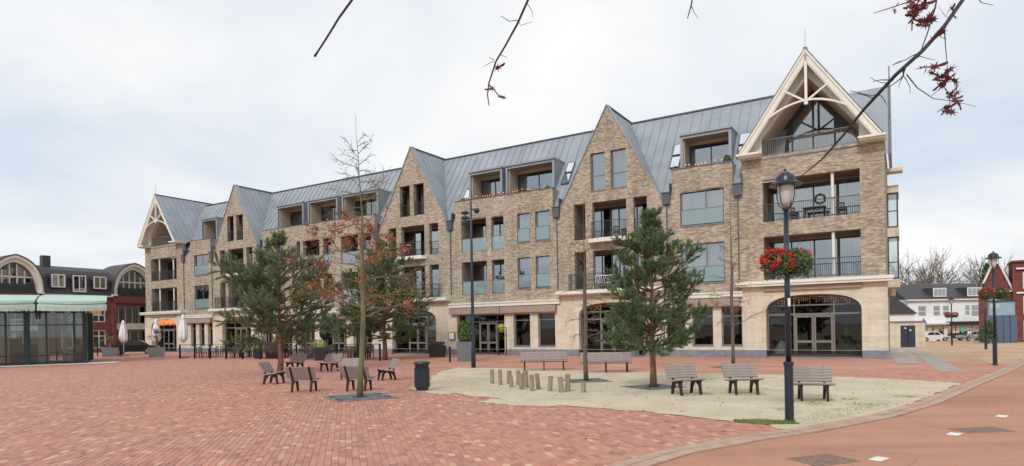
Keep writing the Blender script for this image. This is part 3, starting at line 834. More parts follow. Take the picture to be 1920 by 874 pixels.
    # zinc slopes
    for sg in (-1, 1):
        d = -.86; k = 0
        while d < 8.9:
            d2 = min(d+.62, 9.0)
            nrm = Vector((-sg*sl, 0, 1)).normalized()    # s-positive is -x
            e0 = Vector((-(c+sg*(hw+.02)), 0, FZ)); r0 = Vector((-c, 0, AP+.02))
            m = MB(); up = Vector((-sg*sl, 0, 1)).normalized()*.05
            P = [e0+Vector((0, d, 0)), e0+Vector((0, d2, 0)), r0+Vector((0, d2, 0)), r0+Vector((0, d, 0))]
            m.quad(*[p+up*.4 for p in P]); m.f.append(m.f[0][::-1]); m.f.pop(0) if sg > 0 else m.f.pop()
            a0, a1 = P[0]+up*.7, P[3]+up*.7
            m.beam(a0+Vector((0, .015, 0)), a1+Vector((0, .015, 0)), .022, .035, up)
            OB(m, "roof_panel", "zinc"); d = d2
    m = MB(); m.beam((-c, -.86, AP+.06), (-c, 9.0, AP+.06), .2, .06); OB(m, "ridge_cap", "zinc_dark")
    m = MB(); m.wall([[(c-hw+.1, 11.8), (c+hw-.1, 11.8), (c, AP-.1)]], 8.7, 8.95); OB(m, "rear_gable_wall", "brick")

def gable(c, attic="window", deep=1.7):
    zap = 16.65; k = 1.80
    hb = (zap-10.05)/k
    ops = {'a': (c+1.7, c+2.55), 'b': (c-1.25, c+1.17), 'c': (c-2.65, c-1.73)}
    at = [(c+.2, c+1.26), (c-1.26, c-.2)]
    holes = [rect(*ops[q], 4.55, 7.1) for q in 'abc'] + [rect(*ops[q], 7.9, 10.35) for q in 'abc'] + [rect(*a, 11.15, 13.65) for a in at]
    outer = [(c-GH, 4.45), (c+GH, 4.45), (c+GH, 10.05), (c, zap), (c-GH, 10.05)]
    m = MB(); m.wall([outer] + holes, 0, .36); OB(m, "front_wall", "brick")
    hole = arch(c-2.3, c+2.3, 2.66, 3.58, 0); ground_floor_wall(c-GH, c+GH, [low(hole)], 4.15, -.04)
    m = MB(); m.sb(c-GH-.1, c+GH+.1, -.62, .3, 4.22, 4.45); m.sb(c-GH-.02, c+GH+.02, -.5, .3, 4.15, 4.22); OB(m, "balcony_slab", "cream_paint")
    m = MB(); pts = [(-(c-1.5), .1), (-(c-1.3), -.42), (-(c-.5), -.6), (-(c+.5), -.6), (-(c+1.3), -.42), (-(c+1.5), .1)]
    m.solid([pts], 7.6, 7.86, lambda x, y, z: (x, z, y)); m.f = [f[::-1] for f in m.f]; OB(m, "balcony_slab", "cream_paint")
    shopfront(c-2.3, c+2.3, 2.66, 3.58, doors=(c-1.0, c+.9))
    for z0, z1 in ((4.55, 7.1), (7.9, 10.35)):
        loggia(c-2.65, c+2.55, z0, z1, deep, 4)
        railing(*ops['a'], z0, .12); railing(*ops['c'], z0, .12)
        b = ops['b']
        if z0 > 7:
            m = MB(); n = 24
            pl = [(c-1.22, .05), (c-1.15, -.36), (c-.45, -.52), (c+.45, -.52), (c+1.1, -.36), (c+1.15, .05)]
            for (p, q) in zip(pl, pl[1:]):
                m.beam((-p[0], p[1], z0+1.05), (-q[0], q[1], z0+1.05), .04, .04); m.beam((-p[0], p[1], z0+.1), (-q[0], q[1], z0+.1), .02, .02)
                L_ = math.dist(p, q); nn = max(2, int(L_/.11))
                for i in range(nn):
                    t = i/nn; x, y = p[0]+(q[0]-p[0])*t, p[1]+(q[1]-p[1])*t; m.sb(x-.009, x+.009, y-.009, y+.009, z0, z0+1.05)
            OB(m, "railing", "frame_dark")
        else:
            railing(c-2.9, c+2.8, z0-.09, -.5, 1.1)
            for sg, s_ in ((-1, c-2.9), (1, c+2.8)):
                m = MB(); m.sb(s_-.02, s_+.02, -.5, 0, z0+.98, z0+1.01)
                for k_ in range(4): m.sb(s_-.009, s_+.009, -.4+k_*.11-.009, -.4+k_*.11+.009, z0-.09, z0+.98)
                OB(m, "railing", "frame_dark")
    for a in at:
        if attic == "window":
            window(*a, 11.15, 13.65, .2, (), (12.15,), curtains=[(a[0]+.1, a[1]-.1)], ft=.06)
        else:
            m = MB(); m.sb(a[0]-.1, a[1]+.1, 1.0, 1.1, 11.05, 13.75); OB(m, "attic_back_wall", "furniture")
            railing(*a, 11.15, .14, 1.0)
    # coping along the rakes
    for sg in (-1, 1):
        m = MB(); m.beam((-(c+sg*(GH+.02)), .17, 10.05+.05), (-c, .17, zap+.08), .50, .05, (sg*-1, 0, .5)); OB(m, "gable_coping", "zinc")
    # gable roof strips, ended on the valley with the main roof
    for sg in (-1, 1):
        d = .42
        while d < RD - .02:
            d2 = min(d+.58, RD); m = MB()
            def pt(dd, top): 
                z = zap-.03 if top else max(10.05, EAVE + SL*dd)
                z = min(z, zap-.03)
                return Vector((-(c+sg*(zap-.03-z)/k), dd, z))
            P = [pt(d, 0), pt(d2, 0), pt(d2, 1), pt(d, 1)]
            m.quad(*(P if sg < 0 else P[::-1]))
            up = Vector((-sg*k, 0, 1)).normalized()
            m.beam(P[0]+up*.025, P[3]+up*.025, .022, .035, up)
            OB(m, "roof_panel", "zinc"); d = d2
        # fascia below the verge
    m = MB(); m.beam((-c, .1, zap+.02), (-c, RD+.1, zap+.02), .18, .06); OB(m, "ridge_cap", "zinc_dark")

# ---- main roof strips
DORM = [(7.95, 11.12), (20.2, 24.3), (24.62, 27.68), (37.2, 41.55), (42.1, 46.0), (46.6, 50.35), (59.9, 62.6)]
DZ = 14.05
def zg(s):
    z = EAVE
    for c in GAB: z = max(z, 16.62 - 1.80*abs(s-c))
    return z
edges = set()
for a, b in DORM: edges |= {a, b}
for c in GAB: edges |= {c, c-GH, c+GH}
edges |= {5.0, 64.5, 66.8}
es = sorted(edges); cutpts = []
for a, b in zip(es, es[1:]):
    n = max(1, round((b-a)/.62)); cutpts += [a + (b-a)*k/n for k in range(n)]
cutpts.append(es[-1])
rp = lambda s, z, o=0.0: Vector((-s, (z-EAVE)/SL, z)) + Vector((0, -SL, 1)).normalized()*o
for a, b in zip(cutpts, cutpts[1:]):
    mid = (a+b)/2
    ind = any(x <= mid <= y for x, y in DORM)
    za, zb_ = (DZ, DZ) if ind else (zg(a), zg(b))
    za = min(za, RIDGE-.02); zb_ = min(zb_, RIDGE-.02)
    m = MB(); m.quad(rp(b, zb_), rp(a, za), rp(a, RIDGE), rp(b, RIDGE))
    up = Vector((0, -SL, 1)).normalized()
    m.beam(rp(a, za, .025), rp(a, RIDGE, .025), .022, .035, up)
    OB(m, "roof_panel", "zinc")
m = MB(); m.sb(5.0, 66.8, RD-.1, RD+.15, RIDGE-.02, RIDGE+.07); OB(m, "ridge_cap", "zinc_dark")
m = MB(); m.quad((-5.0, RD, RIDGE), (-66.8, RD, RIDGE), (-66.8, 9.0, 11.8), (-5.0, 9.0, 11.8)); m.f = [f[::-1] for f in m.f]; OB(m, "rear_roof", "zinc")
def dormer(a, b, flowers=False):
    d0, d1 = .95, (DZ-EAVE)/SL + .05; t = .16
    m = MB(); m.sb(a, a+t, d0, d1, 11.2, DZ); m.sb(b-t, b, d0, d1, 11.2, DZ); m.sb(a-.03, b+.03, d0-.12, d1, DZ-.02, DZ+.1); m.sb(a+t, b-t, d0, d0+.15, DZ-.2, DZ-.02)
    D = OB(m, "dormer", "zinc")
    m = MB(); m.sb(a+t, a+t+.05, d0+.2, d1-.1, 11.3, DZ-.02); m.sb(b-t-.05, b-t, d0+.2, d1-.1, 11.3, DZ-.02); m.sb(a+t+.05, b-t-.05, d0+.15, d1-.1, DZ-.1, DZ-.021); m.sb(a+t+.05, b-t-.05, 2.46, 2.56, 11.3, DZ-.1)
    m.build("dormer_lining", "cream_render", D)
    w = b-a; gl0, gl1 = a+t+.06, b-t-.06
    f, cs = glaze("dormer_window", gl0, gl1, 11.6, DZ-.35, 2.38, ((gl0+gl1)/2,), (), "frame_dark", ft=.07)
    for (p, q, c, e_) in cs:
        mm = MB(); mm.sb(p, q, 2.41, 2.425, c, e_); mm.build("pane", "glass", f)
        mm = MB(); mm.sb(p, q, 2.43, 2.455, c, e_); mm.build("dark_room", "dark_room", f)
for a, b in DORM: dormer(a, b)
def skylight(s0, s1, z0, z1):
    m = MB(); P = [rp(s1, z0, .03), rp(s0, z0, .03), rp(s0, z1, .03), rp(s1, z1, .03)]; up = Vector((0, -SL, 1)).normalized()*.07
    m.quad(*[p+up for p in P])
    for i in range(4): m.quad(P[i], P[(i+1) % 4], P[(i+1) % 4]+up, P[i]+up)
    f = OB(m, "skylight", "zinc_dark")
    u = (P[1]-P[0]).normalized()*.06; v = (P[3]-P[0]).normalized()*.06; q = up*1.08
    m = MB(); m.quad(P[0]+u+v+q, P[1]-u+v+q, P[2]-u-v+q, P[3]+u-v+q); m.build("pane", "skylight_glass", f)
for s0, s1 in ((11.3, 11.95), (7.05, 7.75), (19.25, 19.85), (27.9, 28.5)):
    skylight(s0, s1, 12.15, 13.0); skylight(s0, s1, 13.1, 13.95)

# ---- straight bays between the gables
def bay(s0, s1, par, holes, gholes, gz0=3.95):
    m = MB(); m.wall([rect(s0, s1, gz0, 10.2)] + holes, 0, .36); OB(m, "front_wall", "brick")
    m = MB(); m.wall([rect(par[0], par[1], 10.2, 11.72)], 0, .3); P = OB(m, "parapet", "brick")
    m = MB(); m.sb(par[0]-.02, par[1]+.02, -.03, .34, 11.72, 11.78); m.build("parapet_cap", "zinc_dark", P)
    for s in par:
        m = MB(); q = .03 if s == par[0] else -.03; a, b = sorted((s - q*.3, s + q)); m.sb(a, b, .3, 1.05, 10.2, 11.7); m.build("parapet_cheek", "zinc", P)
    m = MB(); m.sb(par[0]+.05, par[1]-.05, .3, 1.3, 11.0, 11.2); m.build("terrace_floor", "blue_stone", P)
    ground_floor_wall(s0, s1, gholes, 3.62, -.04)
    m = MB(); m.sb(s0+.02, s1-.02, -.2, .3, 3.62, 3.94); m.sb(s0+.02, s1-.02, -.26, -.2, 3.84, 3.94); OB(m, "string_course", "cream_paint")
def awn(s0, s1):
    n = max(1, round((s1-s0)/4.6))
    for k in range(n):
        a = s0 + (s1-s0)*k/n; b = s0 + (s1-s0)*(k+1)/n
        m = MB(); m.sb(a+.03, b-.03, -.34, -.045, 3.34, 3.56); m.sb(a+.06, b-.06, -.30, -.045, 3.17, 3.30); A = OB(m, "awning", "awning")
        m = MB(); m.sb(a+.03, b-.03, -.36, -.345, 3.10, 3.36); m.build("valance", "awning", A)
def hopper(s):
    m = MB(); m.wall([[(s-.24, 9.62), (s+.24, 9.62), (s+.26, 10.3), (s-.26, 10.3)]], -.22, -.01); m.sb(s-.3, s+.3, -.28, .02, 10.3, 10.36)
    m.sb(s-.28, s-.22, -.2, .6, 10.36, 10.9); h = OB(m, "rain_hopper", "zinc_dark")
    m = MB(); m.tube([(-s, -.06, 9.63), (-s, -.06, 4.6)], .032, 8); m.build("downpipe", "zinc_dark", h)
    m = MB(); m.sb(s-.3, s+.3, .3, .34, 10.2, 10.35); m.build("gutter", "zinc_dark", h)
for s in (7.42, 11.75, 19.55, 28.8, 36.5, 51.65, 59.35, 64.3): hopper(s)

# bay A
bay(7.2, 12.05, (7.72, 11.42), [rect(8.26, 10.9, 4.57, 7.0), rect(8.24, 10.9, 8.14, 10.3)], [rect(7.3, 8.5, .72, 3.05), rect(9.0, 10.25, .72, 3.05), rect(10.7, 11.9, .72, 3.05)])
for z0, z1 in ((4.57, 7.0), (8.14, 10.3)):
    window(8.26, 10.88, z0, z1, .14, (9.35,), (), curtains=[(8.4, 9.2), (9.45, 10.2), (10.35, 10.85)])
    glass_rail(8.3, 10.85, z0+.03, .06, .95)
for a, b in ((7.3, 8.5), (9.0, 10.25), (10.7, 11.9)): window(a, b, .72, 3.05, .2, (), (2.5,), gm="glass_shop", sill=True)
awn(7.35, 11.95)
# bay B
hB = [rect(25.5, 27.8, 4.55, 7.06), rect(23.96, 25.05, 4.55, 7.06), rect(21.75, 22.83, 4.82, 7.05), rect(20.18, 21.32, 4.82, 7.05),
      rect(25.5, 27.8, 7.8, 10.33), rect(23.96, 25.05, 7.8, 10.33), rect(21.73, 22.81, 8.15, 10.3), rect(20.14, 21.3, 8.15, 10.3)]
gB = [[(24.0, .4501), (28.3, .4501), (28.3, 3.02), (24.0, 3.02)], rect(21.84, 23.23, .68, 3.0), rect(19.82, 21.19, .68, 3.0)]
bay(19.35, 29.0, (19.85, 28.35), hB, gB)
for z0, z1, zl in ((4.82, 7.05, 4.55), (8.15, 10.3, 7.8)):
    window(21.75, 22.82, z0, z1, .16, (), (), curtains=[(21.85, 22.75)] if z0 > 8 else [(21.85, 22.75, 6.3)]); window(20.16, 21.31, z0, z1, .16, (), (), curtains=[(20.25, 21.2)] if z0 > 8 else [(20.3, 21.2, 6.4)])
    for a, b in ((21.8, 22.78), (20.2, 21.27)): glass_rail(a, b, z0+.03, .07, .95)
    loggia(23.96, 27.8, zl, zl+2.5, 1.5, 3)
    glass_rail(25.52, 27.78, zl, .1, 1.0); glass_rail(23.98, 25.03, zl, .1, 1.0)
f = shopfront(24.0, 28.3, 0, 3.02, .5, doors=(24.95, 26.6), arched=False)
for a, b in ((21.84, 23.23), (19.82, 21.19)): window(a, b, .68, 3.0, .2, (), (2.55,), gm="glass_shop")
awn(19.6, 28.85)
# bay C (two mirrored halves)
hC = []
wide = [(38.7, 40.75), (43.45, 45.6)]; nar = [(37.15, 38.2), (41.9, 43.0), (45.98, 46.5)]; win = [(48.1, 49.2), (49.9, 51.0)]
for a, b in wide + nar: hC += [rect(a, b, 4.55, 7.06), rect(a, b, 7.8, 10.33)]
for a, b in win: hC += [rect(a, b, 4.82, 7.05), rect(a, b, 8.15, 10.3)]
gC = [[(s, max(z, .4501)) for s, z in rect(a, b, .3, 3.02)] for a, b in ((37.2, 39.4), (40.2, 43.2), (44.2, 46.4), (47.2, 49.4), (50.0, 51.4))]
bay(36.3, 51.85, (36.75, 51.3), hC, gC)
for zl in (4.55, 7.8):
    loggia(37.15, 40.75, zl, zl+2.5, 1.5, 3); loggia(41.9, 46.5, zl, zl+2.5, 1.5, 4)
    for a, b in wide + nar: glass_rail(a+.02, b-.02, zl, .1, 1.0)
for z0, z1 in ((4.82, 7.05), (8.15, 10.3)):
    for a, b in win: window(a, b, z0, z1, .16, (), (), curtains=[(a+.1, b-.1)])
for a, b in ((37.2, 39.4), (40.2, 43.2), (44.2, 46.4), (47.2, 49.4), (50.0, 51.4)):
    mid = (a+b)/2; shopfront(a, b, 0, 3.02, .5, doors=(mid-.8 if b-a > 1.7 else a+.08, mid+.8 if b-a > 1.7 else b-.08), arched=False)
awn(36.5, 51.6)
# bay D
bay(59.15, 64.55, (59.6, 63.1), [rect(60.0, 62.5, 4.57, 7.0), rect(60.0, 62.5, 8.05, 10.2)], [rect(59.4, 60.2, .7, 3.05), rect(60.8, 61.7, .7, 3.05), rect(62.3, 63.2, .7, 3.05)])
for z0, z1 in ((4.57, 7.0), (8.05, 10.2)):
    window(60.0, 62.5, z0, z1, .14, (61.2,), (), curtains=[(60.1, 60.9), (61.5, 62.4)]); glass_rail(60.05, 62.45, z0+.03, .06, .95)
for a, b in ((59.4, 60.2), (60.8, 61.7), (62.3, 63.2)): window(a, b, .7, 3.05, .2, (), (2.5,), gm="glass_shop")
awn(59.3, 64.4)

for c in GAB: gable(c, "window" if c == GAB[0] else "open")
pavilion(PAV[0]); pavilion(PAV[1], True)

# ---- side bays and side gable beyond the right corner
for z0, z1 in ((4.1, 4.6), (7.2, 7.75), (9.9, 10.35)):
    m = MB(); m.box(.1, .72, 6.2, 9.0, z0, z1); OB(m, "bay_band", "cream_stone")
m = MB(); m.box(.1, .95, 5.2, 6.1, 11.0, 11.2); OB(m, "bay_band", "cream_stone")
for z0, z1 in ((4.6, 7.2), (7.75, 9.9)):
    m = MB()
    for (x0, x1, y0, y1) in ((.1, .16, 6.25, 6.32), (.6, .68, 6.25, 6.32), (.6, .68, 7.2, 7.28), (.6, .68, 8.2, 8.28), (.6, .68, 8.9, 8.98)): m.box(x0, x1, y0, y1, z0, z1)
    m.box(.16, .6, 6.26, 6.31, z0, z0+.1); m.box(.16, .6, 6.26, 6.31, z1-.1, z1); m.box(.16, .6, 6.26, 6.31, z0+1.0, z0+1.06)
    f = OB(m, "bay_window", "frame_dark")
    for zz in ((z0+.1, z0+1.0), (z0+1.06, z1-.1)):
        m = MB(); m.box(.16, .6, 6.28, 6.295, *zz); m.build("pane", "glass", f)
    m = MB(); m.box(.62, .635, 6.32, 8.9, z0, z1); m.build("pane", "glass", f)
m = MB()
m.solid([[(3.0, 11.6), (8.8, 11.6), (5.9, 16.4)]], .25, .4, lambda x, y, z: (y, x, z)); OB(m, "side_gable", "zinc")
m = MB(); m.tube([(.33, 5.9, 16.3), (.33, 5.9, 17.6)], [.05, .04], 8); OB(m, "finial", "zinc")
m = MB(); m.quad((-3.2, 5.9, 16.4), (.4, 5.9, 16.4), (.4, 3.0, 11.6), (-3.2, 3.0, 11.6)); m.f.append(m.f[0][::-1]); m.f.pop(0); OB(m, "side_gable_roof", "zinc")
m = MB(); m.box(.12, .5, 1.0, 3.0, 3.4, 3.75); OB(m, "side_awning", "awning")

# ================================================================== red brick building with barrel gables (left)
def P0(x, y): return (x, y, gz(x, y))
rb = thing("red_brick_house", "dark red brick house with slate roof, white dormers and round gables behind the terrace", "house", (*FP(78), 0), -A_F)
def RB(mb, n, mat, par=None, **k): return mb.build(n, mat, par or rb, **k)
D0, D1 = -17, 12
G2c = [-10.1, 1.92]; ghw = 2.35
yz = lambda x, y, z: (y, x, z)      # loop (d, z) extruded along x
def yzs(m, loops, x0, x1): m.solid(loops, x0, x1, yz); m.f = [f[::-1] for f in m.f]; return m
holes = [rect(-5.9, -4.7, 3.6, 5.6), rect(-2.7, -1.3, 3.5, 5.6), rect(-2.7, -1.3, .5, 2.6), rect(-5.9, -4.7, .6, 2.6), rect(-.1, 3.9, 3.3, 5.5), rect(-.1, 3.9, .3, 2.5), rect(-12.1, -8.1, 3.3, 5.5), rect(-12.1, -8.1, .3, 2.5)]
m = MB(); yzs(m, [rect(D0, D1, -.5, 6.5)] + holes, -.35, 0); RB(m, "wall", "red_brick")
m = MB(); m.box(-9, -.36, D0, D0+.3, -.5, 6.5); m.box(-9, -.36, D1-.3, D1, -.5, 6.5); m.box(-9.3, -9, D0, D1, -.5, 6.5); RB(m, "wall", "red_brick")
m = MB(); m.box(-3.1, -3.0, D0+.3, D1-.3, 0, 6.5); RB(m, "inner_wall", "dark_room")
def rwin(d0, d1, z0, z1, x, mull, trans=(), par=None, name="window"):
    m = MB(); cs = cells(d0, d1, z0, z1, mull, trans, .1)
    yzs(m, [rect(d0, d1, z0, z1)] + [rect(a, b, c, e_) for a, b, c, e_ in cs], x-.08, x); f = RB(m, name, "frame_white", par)
    if par is None or True:
        for a, b, c, e_ in cs:
            m = MB(); m.box(x-.05, x-.035, a, b, c, e_); m.build("pane", "glass", f) if par is None else m.build("pane", "glass", par)
    return f
rwin(-5.9, -4.7, 3.6, 5.6, -.1, (-5.3,)); w_ = rwin(-2.7, -1.3, 3.5, 5.6, -.1, (-2.0,), (4.3,))
m = MB(); m.box(-.8, -.7, -2.6, -1.4, 4.35, 5.5); m.build("lit_room", "lit_shop", w_)
rwin(-2.7, -1.3, .5, 2.6, -.1, (-2.0,), (1.9,)); rwin(-5.9, -4.7, .6, 2.6, -.1, (-5.3,))
for c in G2c:
    rwin(c-2, c+2, 3.3, 5.5, -1.2, (c-1.2, c-.4, c+.4, c+1.2)); rwin(c-2, c+2, .3, 2.5, -1.0, (c-1, c, c+1))
    m = MB(); m.box(-1.3, .12, c-2.3, c+2.3, 3.0, 3.28); m.box(-.36, .1, c-2.25, c+2.25, 2.62, 3.0); RB(m, "balcony_slab", "concrete_pale")
    m = MB(); m.box(.0, .2, c-2.4, c+2.4, 5.75, 6.55); RB(m, "balcony_parapet", "red_brick")
    m = MB(); m.box(-.1, .35, c-2.55, c-2.0, 6.56, 6.75); m.box(-.1, .35, c+2.0, c+2.55, 6.56, 6.75); RB(m, "eave_slab", "cream_paint")
    for dd in (c-2.35, c+2.35):
        m = MB(); m.box(.0, .25, dd-.22, dd+.22, -.4, 5.74); RB(m, "pier", "red_brick")
    # pointed barrel: outline
    def barrel(hw, top, z0=6.75, n=14, cc=c):
        o = []
        for k in range(n+1):
            u = k/n; a = math.pi*.5*u
            o.append((cc - hw*math.cos(a)**.9 if k < n else cc, z0 + (top-z0)*(math.sin(a)**.92 + .06*u**6)/1.06))
        return o + [(2*cc-x, z) for x, z in o[-2::-1]]
    o, i = barrel(2.45, 10.5), barrel(2.2, 10.2)
    m = MB(); yzs(m, [o + i[::-1]], .05, .35); RB(m, "barrel_trim", "cream_paint")
    o2 = barrel(2.55, 10.62); m = MB(); yzs(m, [o2 + o[::-1]], -4.5, .42); RB(m, "barrel_roof", "slate")
    i2 = barrel(1.9, 9.8); m = MB(); yzs(m, [i + i2[::-1]], -.35, .05); RB(m, "barrel_soffit", "cream_paint")
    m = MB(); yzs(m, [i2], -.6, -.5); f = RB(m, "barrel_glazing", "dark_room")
    m = MB()
    for q in (-1.0, -.33, .33, 1.0): m.box(-.42, -.34, c+q-.06, c+q+.06, 6.75, 9.0 if abs(q) > .5 else 9.6)
    m.box(-.42, -.34, c-1.75, c+1.75, 8.2, 8.36); m.build("glazing_bar", "frame_white", f)
    m = MB(); yzs(m, [i2], -.45, -.435); m.build("pane", "glass", f)
    m = MB(); m.box(.05, .09, c-1.9, c+1.9, 7.5, 7.54)
    for k in range(30): m.box(.06, .08, c-1.9+k*.13, c-1.88+k*.13, 6.6, 7.5)
    RB(m, "railing", "black_metal")
# mansard roof in slate
m = MB(); prof = [(.05, 6.5), (-.6, 8.2), (-1.7, 9.4), (-3.4, 9.95), (-6, 9.0), (-9.3, 6.5)]
for a, b in zip(prof, prof[1:]): m.quad((a[0], D0, a[1]), (a[0], D1, a[1]), (b[0], D1, b[1]), (b[0], D0, b[1]))
RB(m, "roof", "slate", smooth=True)
m = MB(); m.box(.0, .2, -7.5, -.5, 6.42, 6.56); RB(m, "gutter", "cream_paint")
for c, tall in ((-6.1, 0), (-4.0, 1), (-1.85, 0)):
    z0 = 6.9 if tall else 7.35; z1 = 8.75
    m = MB(); m.box(-1.6, -.02, c-.78, c+.78, z0-.1, z1+.12); dm = RB(m, "dormer", "slate")
    m = MB(); cs = cells(c-.66, c+.66, z0, z1, (c,), (), .1); yzs(m, [rect(c-.68, c+.68, z0-.02, z1+.02)] + [rect(*q) for q in cs], .0, .06); m.build("window_frame", "frame_white", dm)
    for a, b, p, q in cs:
        m = MB(); m.box(-.015, .02, a, b, p, q); m.build("pane", "glass_roof", dm)
m = MB(); m.box(-3.6, -2.9, -6.4, -5.6, 9.6, 11.05); ch = RB(m, "chimney", "slate")

# ================================================================== glass kiosk (left)
kr = thing("glass_kiosk", "dark framed glass kiosk under pale green canopies on a pale slab", "kiosk", (-30.6, 45.64, .03), R(31.6))
def K_(mb, n, mat, par=None, **k): return mb.build(n, mat, par or kr, **k)
posts = [(-.12, .14), (-3.45, .16), (-6.9, .16), (-10.3, .16)]; thin = [-.75, -2.35, -4.6, -5.8, -8.0, -9.2]
for x, r_ in posts:
    m = MB(); m.box(x-r_, x+r_, -.16, .16, 0, 3.75); K_(m, "post", "kiosk_frame")
for x in thin:
    m = MB(); m.box(x-.05, x+.05, -.05, .05, 0, 3.6); K_(m, "mullion", "kiosk_frame")
for z in (.12, .62, 2.75, 3.62):
    m = MB(); m.box(-12.5, -.26, -.035, .035, z-.035, z+.035); K_(m, "transom", "kiosk_frame")
edge = sorted([p[0] for p in posts] + thin + [-12.4])
for a, b in zip(edge, edge[1:]):
    for z0, z1 in ((.16, .58), (.66, 2.71), (2.79, 3.58)):
        m = MB(); m.box(a+.06, b-.06, -.008, .008, z0, z1); K_(m, "pane", "glass_kiosk")
m = MB(); m.box(-.14, .12, 7.7, 8.0, 0, 3.75); K_(m, "post", "kiosk_frame")
for y in (2, 4, 6):
    m = MB(); m.box(-.05, .05, y-.05, y+.05, 0, 3.6); K_(m, "mullion", "kiosk_frame")
for y in (0.2, 2.05, 4.05, 6.05):
    m = MB(); m.box(-.01, .008, y, y+1.8, .1, 3.58); K_(m, "pane", "glass_kiosk")
m = MB(); m.box(-12.5, .12, -.1, 8.0, 3.76, 3.9); K_(m, "ceiling", "concrete_pale")
for k in range(7):
    m = MB(); m.box(-12.4+k*2, -12.3+k*2, 7.9, 8.0, 0, 3.75); K_(m, "mullion", "kiosk_frame")
    if k < 6: m = MB(); m.box(-12.3+k*2, -10.4+k*2, 7.94, 7.96, .1, 3.7); K_(m, "pane", "glass_kiosk")
rk = random.Random(3)
for _ in range(14):
    x = rk.uniform(-11, -.8); y = rk.uniform(1.0, 5); w = rk.uniform(.25, .7); m = MB(); m.box(x, x+w, y, y+.5, 0, rk.uniform(.7, 1.9)); K_(m, "counter", rk.choice(("furniture", "planter_grey", "black_metal", "cream_render")))
for x, y, w, h in ((-3.0, 2.0, .6, 3.7), (-1.6, 2.6, .3, 3.7), (-5.2, 2.4, .5, 3.7)):
    m = MB(); m.box(x, x+w, y, y+.6, 0, h); K_(m, "column", "cream_render")
def canopy(x0, x1):
    m = MB(); K = 10; yF = -1.25; i = len(m.v)
    for k in range(K+1):
        u = k/K; x = x0 + (x1-x0)*u; sag = .20*(4*u*(1-u))
        yf = yF - .35*(4*u*(1-u))
        for (y, z) in ((2.2, 4.95), (.4, 4.75), (yf, 4.42 - sag*.3), (yf-.02, 4.28-sag*.6)): m.v.append((x, y, z))
    for k in range(K):
        for j in range(3):
            a = k*4 + j; m.f.append((a, a+1, a+5, a+4))
    c = K_(m, "canopy", "canopy_green", smooth=False)
    m = MB()
    for k in range(K):
        for q in (0,):
            u0, u1 = k/K, (k+1)/K; xa, xb = x0+(x1-x0)*u0, x0+(x1-x0)*u1
            ya, yb = yF+.04-.35*4*u0*(1-u0), yF+.04-.35*4*u1*(1-u1); sa, sb_ = .12*4*u0*(1-u0), .12*4*u1*(1-u1)
            m.quad((xa, ya, 3.72-sa*.5), (xb, yb, 3.72-sb_*.5), (xb, yb, 4.28-sb_), (xa, ya, 4.28-sa))
    m.build("canopy_skirt", "glass_rail" if False else "canopy_green", c)
    for x in (x0+.03, x1-.03):
        m = MB(); m.beam((x, -.1, 3.75), (x, yF+.02, 4.25), .12, .16); m.beam((x, 0, 3.2), (x, -.9, 3.95), .08, .1); m.build("canopy_bracket", "kiosk_frame", c)
    m = MB()
    for k in range(60):
        x = x0 + (x1-x0)*(k+.5)/60; u = (k+.5)/60; y = yF-.03-.35*4*u*(1-u); z1 = 4.15 - .1*4*u*(1-u); L_ = rk.uniform(.15, .55)
        m.box(x-.008, x+.008, y-.01, y, z1-L_, z1)
    m.build("icicle_light", "sign_white", c)
canopy(-2.75, 1.25); canopy(-6.9, -2.85); canopy(-11.2, -7.0)

# ================================================================== right background
# electrical cabin
cb_ = thing("utility_cabin", "small beige brick utility cabin with navy double door", "cabin", (34.9, 56.3, gz(35.2, 56.3) - .02), R(-28)); cb_.scale = (.86, .9, .95)
m = MB(); m.solid([rect(-1.75, 1.75, 0, 2.35), rect(-.42, .88, .001, 2.05)], 0, .2); m.box(-1.75, -1.55, .2, 2.4, 0, 2.35); m.box(1.55, 1.75, .2, 2.4, 0, 2.35); m.box(-1.55, 1.55, 2.2, 2.4, 0, 2.35); m.build("wall", "cream_stone", cb_)
m = MB(); m.box(-1.85, 1.85, -.1, 2.5, 2.352, 2.47); m.build("roof", "planter_grey", cb_)
for a, b in ((-.42, .22), (.24, .88)):
    m = MB(); m.box(a+.01, b-.01, .05, .1, .01, 2.04); m.build("door", "navy_door", cb_)
for x, z in ((-.1, 1.75), (.35, 1.55)):
    m = MB(); m.solid([[(x, z), (x+.22, z), (x+.11, z+.2)]], .035, .048); m.build("warning_sign", "road_paint", cb_)
# white house
wh = thing("white_house", "white rendered shop house with dark slate roof and two dormers", "house", (62.5, 100, gz(62.5, 100)), 0)
def W(mb, n, mat, par=None, **k): return mb.build(n, mat, par or wh, **k)
Wd = 13.2; ws = [(1.6, 2.9), (4.0, 5.1), (5.5, 6.5), (9.0, 9.8), (10.0, 11.9), (12.1, 12.9)]
m = MB(); m.solid([rect(0, Wd, 0, 6.6)] + [rect(a, b, 3.9 if i != 4 else 3.7, 5.5) for i, (a, b) in enumerate(ws)] + [rect(.6, 5.6, .3, 2.4), rect(6.2, 12.8, .3, 2.4)], 0, .3); m.box(0, .3, .3, 9, 0, 6.6); m.box(Wd-.3, Wd, .3, 9, 0, 6.6); m.box(.3, Wd-.3, 8.7, 9, 0, 6.6); W(m, "wall", "white_wall")
m = MB(); m.box(.3, Wd-.3, 3, 3.1, 0, 6.6); W(m, "inner_wall", "dark_room")
